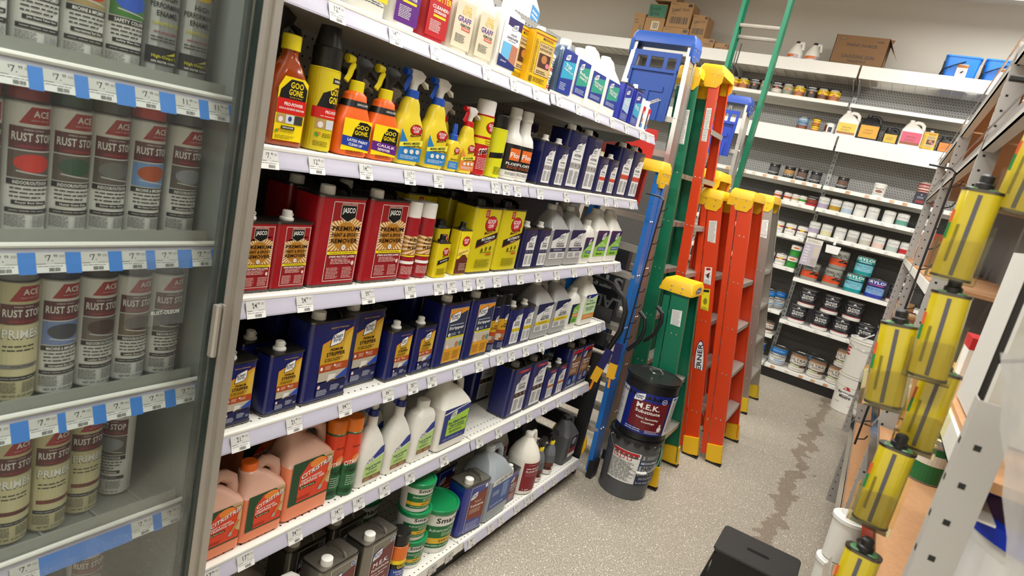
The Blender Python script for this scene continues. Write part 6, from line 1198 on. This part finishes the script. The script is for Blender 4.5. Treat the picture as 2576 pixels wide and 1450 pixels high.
# things standing on the top shelf
G5 = lambda: rjug('e8e6de', [(c, [[(.1+.7*x, y) for x, y in q] for q in ps]) for c, ps in [r('dcdcd8', 0, 0, 1, .95), r('e0702c', 0, .74, .9, .92), r('b8b8c8', .7, 0, 1, .9), f('3a3a4a', .05, .5, .65, .68, 2), e('2a2a4a', .15, .3, .07, .06), e('2a2a4a', .35, .3, .07, .06)]], '1a1a1a', .075, .30)
B_(G5(), 'plastic_jug', 'left white gallon jug with orange banded label on the top shelf', 'jug', -1.36, 3.182, .075, rz=-.3); B_(G5(), 'plastic_jug', 'right white gallon jug with orange banded label on the top shelf', 'jug', -1.19, 3.182, .075, rz=.2)
cb = thing('cardboard_box', 'open brown cardboard box of caulking guns on the top shelf', 'box', (-.765, 7.38, 3.180)); M_CB = mat('7c5c3c', .75, var=.1, scale=14)
b = MB(); b.box(-.24, .24, -.15, -.145, 0, .385, M_CB); b.box(-.24, .24, .145, .15, 0, .385, M_CB); b.box(-.24, -.235, -.15, .15, 0, .385, M_CB); b.box(.235, .24, -.15, .15, 0, .385, M_CB); b.box(-.24, .24, -.15, .15, 0, .005, M_CB); obj('box', b, cb)
for nm_, vs_ in (('flap', [(-.24, -.15, .385), (.24, -.15, .385), (.22, -.02, .40), (-.23, -.02, .405)]), ('flap', [(-.24, .15, .385), (.24, .15, .385), (.26, .19, .46), (-.22, .19, .46)]), ('flap', [(.24, -.15, .385), (.24, .15, .385), (.33, .14, .26), (.31, -.13, .25)])):
    b = MB(); b.add(vs_+[(x, y, z+.004) for x, y, z in vs_], [(0, 1, 2, 3), (7, 6, 5, 4), (0, 4, 5, 1), (1, 5, 6, 2), (2, 6, 7, 3), (3, 7, 4, 0)], M_CB); obj(nm_, b, cb)
o = obj('print', label_mesh([t('2a1810', 'PAINT FORCE', .52, .78, .56, .07), e('2a1810', .14, .93, .08, .035), e('7c5c3c', .14, .93, .072, .028), t('2a1810', '38408', .84, .90, .12, .03), t('2a1810', 'CAULKING GUN', .5, .50, .62, .085), t('2a1810', 'Smooth Rod', .5, .39, .34, .055), t('2a1810', '• No Drip Feature', .74, .28, .34, .035), t('2a1810', '• Seal Punch', .70, .20, .24, .035), outline('2a1810', .05, .24, .32, .33, .005, .006), p('2a1810', (.32, .28), (.5, .31), (.5, .32), (.32, .29)), p('2a1810', (.36, .2), (.42, .28), (.43, .28), (.37, .2))], ('flat', .48, .385, 0, 0), 'print', base=.0008), cb, (0, -.1505, 0)); o.rotation_euler = (0, 0, -PI/2)
def bbucket(x, lb):
    T_ = thing('paint_bucket', lb, 'bucket', (x, 7.36, 3.180)); M = mat('1474d8', .3, spec=.6); b = MB()
    b.loft([(0, .235, .20, .03), (.29, .28, .26, .035), (.292, .295, .27, .04), (.305, .295, .27, .04)], M, 4); b.v = [(y, x_, z) for x_, y, z in b.v]; b.f = [tuple(reversed(q)) for q in b.f]; obj('body', b, T_)
    b = MB(); b.loft([(.3051, .265, .24, .035), (.3056, .265, .24, .035)], mat('0a2a58', .6), 4); b.v = [(y, x_, z) for x_, y, z in b.v]; b.f = [tuple(reversed(q)) for q in b.f]; obj('opening', b, T_)
    b = MB(); b.tube([(.02, -.136, .255), (-.06, -.138, .215), (-.14, -.12, .175), (-.165, -.03, .10), (-.16, .05, .05)], .010, M_BLK, 6, .005); b.box(-.15, -.13, -.06, .06, .06, .26, M_BLK); obj('handle', b, T_)
    o = obj('label', label_mesh([r('e8e4dc', 0, 0, 1, 1), r('b07030', 0, .76, 1, .97), f('5a2c10', .05, .8, .95, .92, 2), e('a8343c', .5, .5, .28, .17), e('e8e4dc', .5, .5, .24, .145), p('2a1c2a', (.35, .45), (.6, .6), (.7, .5), (.5, .38)), f('a8a8a8', .1, .08, .9, .28, 3)], ('flat', .085, .13, 0, 0), 'label', base=.002), T_, (.01, -.1165, .10)); o.rotation_euler = (0, -.112, 0); o.rotation_euler = (Matrix.Rotation(-PI/2, 3, 'Z') @ Matrix.Rotation(.112, 3, 'Y')).to_euler()
bbucket(.115, 'blue paint bucket with hanging black handle on the top shelf'); bbucket(.43, 'second blue bucket at the right end of the top shelf')
M_CT = mat('a8845c', .75, var=.08, scale=12)
def carton(x, z, w_, h_, y, lb, ops, d=.25):
    T_ = thing('carton', lb, 'box', (x, y+d/2, z)); b = MB(); b.box(-w_/2, w_/2, -d/2, d/2, .001, h_, M_CT); b.box(-w_/2-.0005, w_/2+.0005, -.02, .02, h_, h_+.001, mat('b89468', .5)); obj('box', b, T_)
    o = obj('print', label_mesh(ops, ('flat', w_, h_, 0, 0), 'print', base=.0008), T_, (0, -d/2, 0)); o.rotation_euler = (0, 0, -PI/2)
LY = [t('3a2414', 'Lysol', .3, .68, .34, .2, sk=.1), f('4a3424', .55, .66, .95, .78, 2), r('3a2414', .78, .84, .95, .95), bars('3a2414', .12, .15, .9, .42), f('4a3424', .1, .5, .4, .54, 1), f('4a3424', .05, .9, .35, .94, 1)]
SB = [r('1c6c4c', 0, .05, 1, .95), t('0c2c1c', 'Scotch', .36, .66, .58, .3, sk=.08), t('0c2c1c', 'Brite', .4, .3, .5, .3, sk=.08)]
N96 = [t('4a5c2c', '96', .74, .55, .26, .3), f('5a4434', .1, .7, .5, .85, 2), f('5a4434', .1, .15, .5, .3, 1)]
ZT = 3.18
BC = [r('d8c8a8', .35, .25, .75, .8), bars('2a1c14', .42, .32, .7, .72)]
for x, z, w_, h_, y, lb, ops in ((-2.66, ZT, .30, .28, 7.2, 'lowest tan disinfectant carton of the tall stack', LY), (-2.66, ZT+.282, .27, .27, 7.2, 'middle tan disinfectant carton with barcode in the tall stack', LY),
    (-2.93, ZT, .24, .19, 7.2, 'tan and green carton at the base of the sponge stack', SB), (-2.93, ZT+.192, .23, .17, 7.2, 'tan carton with a barcode in the sponge stack', BC), (-2.93, ZT+.364, .21, .15, 7.2, 'green sponge carton with dark lettering', SB), (-2.87, ZT+.553, .26, .20, 7.2, 'tan carton marked with a green number on top of the stack', N96), (-3.12, ZT, .13, .40, 7.2, 'narrow tall carton at the left of the stack', N96),
    (-2.32, ZT, .25, .20, 7.2, 'tan disinfectant carton right of the tall stack', LY), (-2.11, ZT, .14, .17, 7.2, 'small carton at the right end of the carton group', LY), (-2.42, ZT+.202, .17, .24, 7.22, 'carton set back above the right disinfectant carton', LY)):
    carton(x, z, w_, h_, y, lb, ops)
# white pails at the corner
BMP = [p('b81420', (.42, .66), (.58, .66), (.50, .80)), p('e8e6de', (.455, .68), (.50, .68), (.475, .74)), t('141c4c', 'Benjamin', .52, .56, .38, .09, sk=.0), t('141c4c', 'Moore', .50, .45, .24, .09), f('c84040', .3, .25, .45, .28, 1), f('c84040', .62, .2, .8, .23, 1)]
THE = [r('b81420', .08, .55, .12, .8), r('b81420', .08, .55, .22, .60), r('b81420', .08, .65, .20, .70), r('b81420', .08, .75, .22, .80), p('b81420', (.70, .45), (.92, .45), (.82, .70)), p('e8e6de', (.78, .46), (.81, .46), (.81, .6)), t('1a1a1a', 'The N', .8, .38, .18, .06)]
T_, lo = pail('e4e2da', BMP, .135, .150, .37, 'e4e2da', 'plastic_pail', 'lower white plastic pail with red mountain logo at the aisle end', (.165, 7.04-.1, 0), crimp=False, rz=-PI/2-.30)
T_ = thing('plastic_pail', 'upper open white plastic pail holding black tools at the aisle end', 'pail', (.155, 6.93, .374), -PI/2)
b = MB(); M = mat('e4e2da', .4)
b.lathe([(.13, .001), (.135, .006), (.149, .33), (.155, .335), (.155, .345), (.150, .35), (.150, .36), (.156, .362), (.156, .372), (.149, .374), (.145, .36), (.13, .02)], M, 40, caps=False); b.lathe([(.13, .001), (.13, .02)], M, 40); obj('body', b, T_)
obj('label', label_mesh(THE, ('cyl', .136, .150, .33, .01), base=.002), T_)
q = MB(); q.tube([(.16*math.cos(a), .16*math.sin(a), .33-.05*math.cos(a)) for a in [-PI/2+PI*i/12 for i in range(13)]], .0025, mat('b0b0ac', .3, .9), 5); obj('bail_handle', q, T_)
tl = thing('tool_bundle', 'black and white tools sticking out of the upper white pail', 'tools', (.155, 6.93, .42))
b = MB(); b.box(-.09, .09, -.05, .05, 0, .36, mat('1a1a1c', .5)); b.box(-.095, .095, -.055, -.05, .30, .34, M_WHT); b.beam((-.08, -.06, .30), (.03, -.06, .20+.2), .016, .01, M_WHT); obj('tools', b, tl)

# ------------------------------------------------------------------ slotted post rack on the right
RX = .19
rk = thing('slotted_rack', 'grey slotted steel post rack on the right side with chipboard shelves', 'rack', (0, 0, 0))
M_POST = mat('a7a4a0', .5, var=.06, scale=8); M_CHIP = mat('b88a60', .8, var=.18, scale=90)
def post(x, y, z0, z1, wd=.03, fl=.055):
    P_ = MB(); P_.box(x-.002, x+.0, y-wd/2, y+wd/2, z0, z1, M_POST); P_.box(x, x+fl, y-wd/2, y-wd/2+.002, z0, z1, M_POST); o = obj('post', P_, rk)
    z = z0+.04
    h = MB()
    while z < z1-.03:
        h.box(x-.0026, x-.0018, y-.004, y+.004, z-.004, z+.004, M_BLK); h.box(x+.011, x+.0185, y-wd/2-.0006, y-wd/2+.001, z-.0036, z+.0036, M_BLK); z += .0508
    q = obj('slot_holes', h, o); q['kind'] = 'stuff'
for y in (.93, 2.72, 4.50, 6.25): post(RX-.008 if y > 1 else .151, y, 0, 2.45 if y > 1 else 1.57, fl=.055 if y > 1 else .041)
BAYS = [(.955, 2.695), (2.745, 4.475), (4.525, 6.225)]
def rbeam(y0, y1, z, chan=True, board=True, h=.045):
    o = None
    bm_ = MB(); bm_.box(RX-.006, RX, y0, y1, z-h, z, M_WHT2); bm_.box(RX-.006, RX+.03, y0, y1, z-h, z-h+.003, M_WHT2); o = obj('beam', bm_, rk)
    if chan:
        c_ = MB(); c_.extrude([(RX-.008, z+.030), (RX-.012, z+.030), (RX-.026, z-.012), (RX-.022, z-.012)], y0, y1, glass_mat((.86, .86, .92), .28, gloss=.5, rough=.08)); obj('price_channel', c_, o)
    if board:
        d_ = MB(); d_.box(RX, RX+.44, y0, y1, z-.004, z+.010, M_CHIP); obj('chipboard', d_, o)
    return o
for (y0, y1) in BAYS:
    for z in (2.42, 2.13): 
        if y0 > 1 or z > 2: rbeam(y0, y1, z, board=True)
for (y0, y1) in BAYS[1:]: rbeam(y0, y1, 1.60, chan=False)
for (y0, y1) in BAYS: rbeam(y0, y1, 1.04); rbeam(y0, y1 if y0 > 1 else 2.46, .56)
rbeam(BAYS[0][0], 1.9, 1.46, chan=False)
b = MB(); b.box(RX+.44, RX+.46, .9, 6.3, 0, 3.0, mat('6a6864', .6)); obj('back_panel', b, rk)
# goods on the rack
rd = random.Random(5)
RC = ['a87040', 'd8a868', 'b83c20', 'e8d8b0', '7c3018', 'c89858']
k = 0
for zz, y0_, y1_, hh, rowname in ((1.055, 2.9, 4.4, .17, 'middle board behind the hook strip'), (1.615, 4.7, 6.1, .2, 'high board at the far end'), (1.055, 4.6, 6.15, .2, 'middle board at the far end')):
    y = y0_; kk = -1
    while y < y1_-.1:
        w_ = .10+.05*rd.random(); h_ = hh*(.8+.3*rd.random()); k += 1; kk += 1
        T_ = thing('snack_carton' if 0 else 'stain_carton', f'{["nearest","second","third","fourth","fifth","sixth","seventh","eighth","ninth","tenth","eleventh","twelfth","thirteenth","fourteenth","fifteenth"][kk]} brown packet from the camera on the {rowname}', 'packet', (RX+.10, y+w_/2, zz), PI, group='brown packets on the right rack')
        b = MB(); b.loft([(.001, w_-.008, .12, .006), (h_, w_-.012, .12, .006)], mat(RC[k % 6], .6), 2); obj('packet', b, T_)
        obj('print', label_mesh([r('e8dcc0', .1, .5, .9, .92), r('a8281c', .15, .7, .6, .85), f('4a2414', .1, .08, .9, .42, 5, k)], ('flat', w_-.014, h_*.95, .0605, .002), 'print'), T_)
        y += w_+.012
for i in range(7):
    T_ = put(q_([r('dcd8cc', -.45, 0, 1.45, 1), r(['7c3018', '2c6c34', '8a6c3c'][i % 3], -.45, .1, 1.45, .55), f('3a3a3a', .2, .65, .8, .85, 2)]), 'paint_can', f'stain can number row on the high rack board, {["nearest","second","third","fourth","fifth","sixth","farthest"][i]} from the camera', 'can', (RX+.09, 2.2+i*.16+(.17 if i > 2 else 0), 2.141), PI)
for i in range(3):
    T_ = put(q_([r('1c6c3c', -.45, 0, 1.45, 1), r('dcd8cc', -.45, .5, 1.45, .8)], lid='e8e6e0'), 'paint_can', f'green and white tub on the upper chipboard, {["nearest","middle","farthest"][i]} one', 'tub', (RX+.12, 2.25+i*.16, 1.051), PI)
SMC = tin(.052, .12, '8a8884', [r('c8c4bc', -.45, 0, 1.45, 1), t(BLACK, 'X', .5, .5, .5, .4), r('2a2a2a', -.45, .7, 1.45, .8)])
for i in range(3): put(SMC, 'paint_can', f'silver can with a black mark on the low chipboard, {["nearest","middle","farthest"][i]}', 'can', (RX+.09, 2.15+i*.15, .571), PI)
for j, lb in enumerate(('lowest', 'second', 'third', 'topmost')):
    T_ = thing('plastic_tub', f'{lb} white plastic tub of the stack standing against the rack edge', 'tub', (.196+.004*(j % 2), 2.56, .183*j+.001))
    b = MB(); b.lathe([(.052, 0), (.056, .15), (.062, .155), (.062, .168), (.056, .172)], M_WHT, 28); b.lathe([(.055, .173), (.04, .180), (.03, .176)], M_WHT2, 28); obj('body', b, T_)
cl = clip_strip('clip_strip', 'black hook strip on the right rack between the two grey posts', RX-.03, 3.2, .80, 2.05, 14)
cl = clip_strip('clip_strip', 'black hook strip in the near right foreground', .172, 1.05, 1.05, 1.95, 7)
# yellow tins in clear sleeves hanging in the foreground
YM = mat('c8b40c', .22, spec=.8, coat=.6); SLV = glass_mat((.97, .95, .72), .012, gloss=.10, rough=.06)
HANG = [(.138, 1.14, 1.868, -.05, 'topmost yellow tin hanging at the right edge'), (.094, 1.10, 1.758, 0, 'large shiny yellow tin, second from the top of the hanging strip'), (.111, 1.10, 1.610, .06, 'yellow tin in the middle of the hanging strip'), (.133, 1.15, 1.49, 0, 'yellow tin behind the sleeve below the middle one'), (.072, 1.12, 1.545, .12, 'short yellow tin end poking out to the left in its sleeve'), (.110, 1.10, 1.365, 0, 'lower shiny yellow tin with black cap'), (.113, 1.06, 1.205, 0, 'lowest yellow tin at the bottom edge')]
for i, (x, y, z, tl_, lb) in enumerate(HANG):
    T_ = thing('fluid_tin', lb, 'tin', (x, y, z-.064), -PI/2-.15); T_.rotation_euler = (tl_, 0, -PI/2-.15)
    b = MB(); b.loft([(0, .048, .026, .0125), (.003, .050, .028, .0135), (.125, .050, .028, .0135), (.128, .048, .026, .0125)], YM, 8); obj('body', b, T_)
    b = MB()
    for z_ in (0, .126): b.loft([(z_-.001, .052, .030, .0145), (z_+.003, .052, .030, .0145)], M_TIN, 8)
    obj('rim', b, T_)
    b = MB(); b.loft([(.129, .040, .020, .0095), (.131, .036, .018, .0085)], mat('4a7a50', .35), 6); b.lathe([(.012, .130), (.012, .137), (.009, .139), (.009, .148), (.006, .151)], M_BLK, 14); obj('cap', b, T_)
    obj('label', label_mesh([r('5a5860', .44, .0, .56, 1), bars('6a6418', .18, .15, .27, .62), r('1c7a34', -.04, .42, .04, .62), r('d0581c', -.04, .62, .04, .78)], ('flat', .046, .116, .0145, .005), base=.0006), T_)
    sl = MB(); w2, d2 = .030, .020
    vs_ = []
    for zz_, k2 in ((-.004, 1), (.035, 1.02), (.055, 1.05)):
        vs_ += [(-d2*k2, -w2*k2, zz_), (d2*k2, -w2*k2, zz_), (d2*k2, w2*k2, zz_+.012*(zz_ > .05)), (-d2*k2, w2*k2, zz_+.03*(zz_ > .05))]
    sl.add(vs_, [(0, 1, 5, 4), (1, 2, 6, 5), (2, 3, 7, 6), (3, 0, 4, 7), (4, 5, 9, 8), (5, 6, 10, 9), (6, 7, 11, 10), (7, 4, 8, 11), (3, 2, 1, 0)], SLV); obj('sleeve', sl, T_)
# near foreground, lower right
bk = thing('plastic_bucket', 'white bucket with blue lid in the lower right corner', 'bucket', (.325, 1.06, 1.051))
b = MB(); b.lathe([(.098, 0), (.112, .334), (.118, .336), (.118, .346)], M_WHT, 36); obj('body', b, bk); b = MB(); b.lathe([(.121, .334), (.121, .356), (.113, .360), (.108, .352), (.001, .352)], mat('1438c0', .35), 36); obj('lid', b, bk)
obj('label', label_mesh([r('e8e8e6', -.4, 0, 1.4, 1), r('b81c28', -.4, .6, 1.4, .75), f('1c1c5c', .0, .2, 1, .5, 4)], ('cyl', .099, .112, .30, .015), base=.001), bk).rotation_euler = (0, 0, PI)
sh_ = thing('plastic_sheet', 'crumpled clear plastic bag hanging over the lower right shelf', 'plastic bag', (0, 0, 0))
b = MB(); rd = random.Random(9); nx, ny = 7, 9; vs_ = [(.128+.012*j+.03*i+.008*rd.random(), .80+.03*i, 1.64-.036*j-.004*i+.01*rd.random()) for j in range(ny) for i in range(nx)]
b.add(vs_, [(j*nx+i, j*nx+i+1, (j+1)*nx+i+1, (j+1)*nx+i) for j in range(ny-1) for i in range(nx-1)], glass_mat((.97, .96, .95), .5, gloss=.05, rough=.3)); obj('sheet', b, sh_)
pb = thing('product_box', 'pale box with a blue letter at the right edge of the photo', 'box', (.30, 1.30, 1.475)); b = MB(); b.box(-.10, .10, -.14, .14, .0, .28, mat('c8c8c2', .5)); obj('box', b, pb)
rb = thing('product_box', 'white and red box on the shelf behind the hook strip', 'box', (.27, 1.70, 1.475)); b = MB(); b.box(-.05, .05, -.05, .05, 0, .09, M_WHT); b.box(-.051, .051, -.051, .051, .065, .091, mat('b81c20', .5)); obj('box', b, rb)
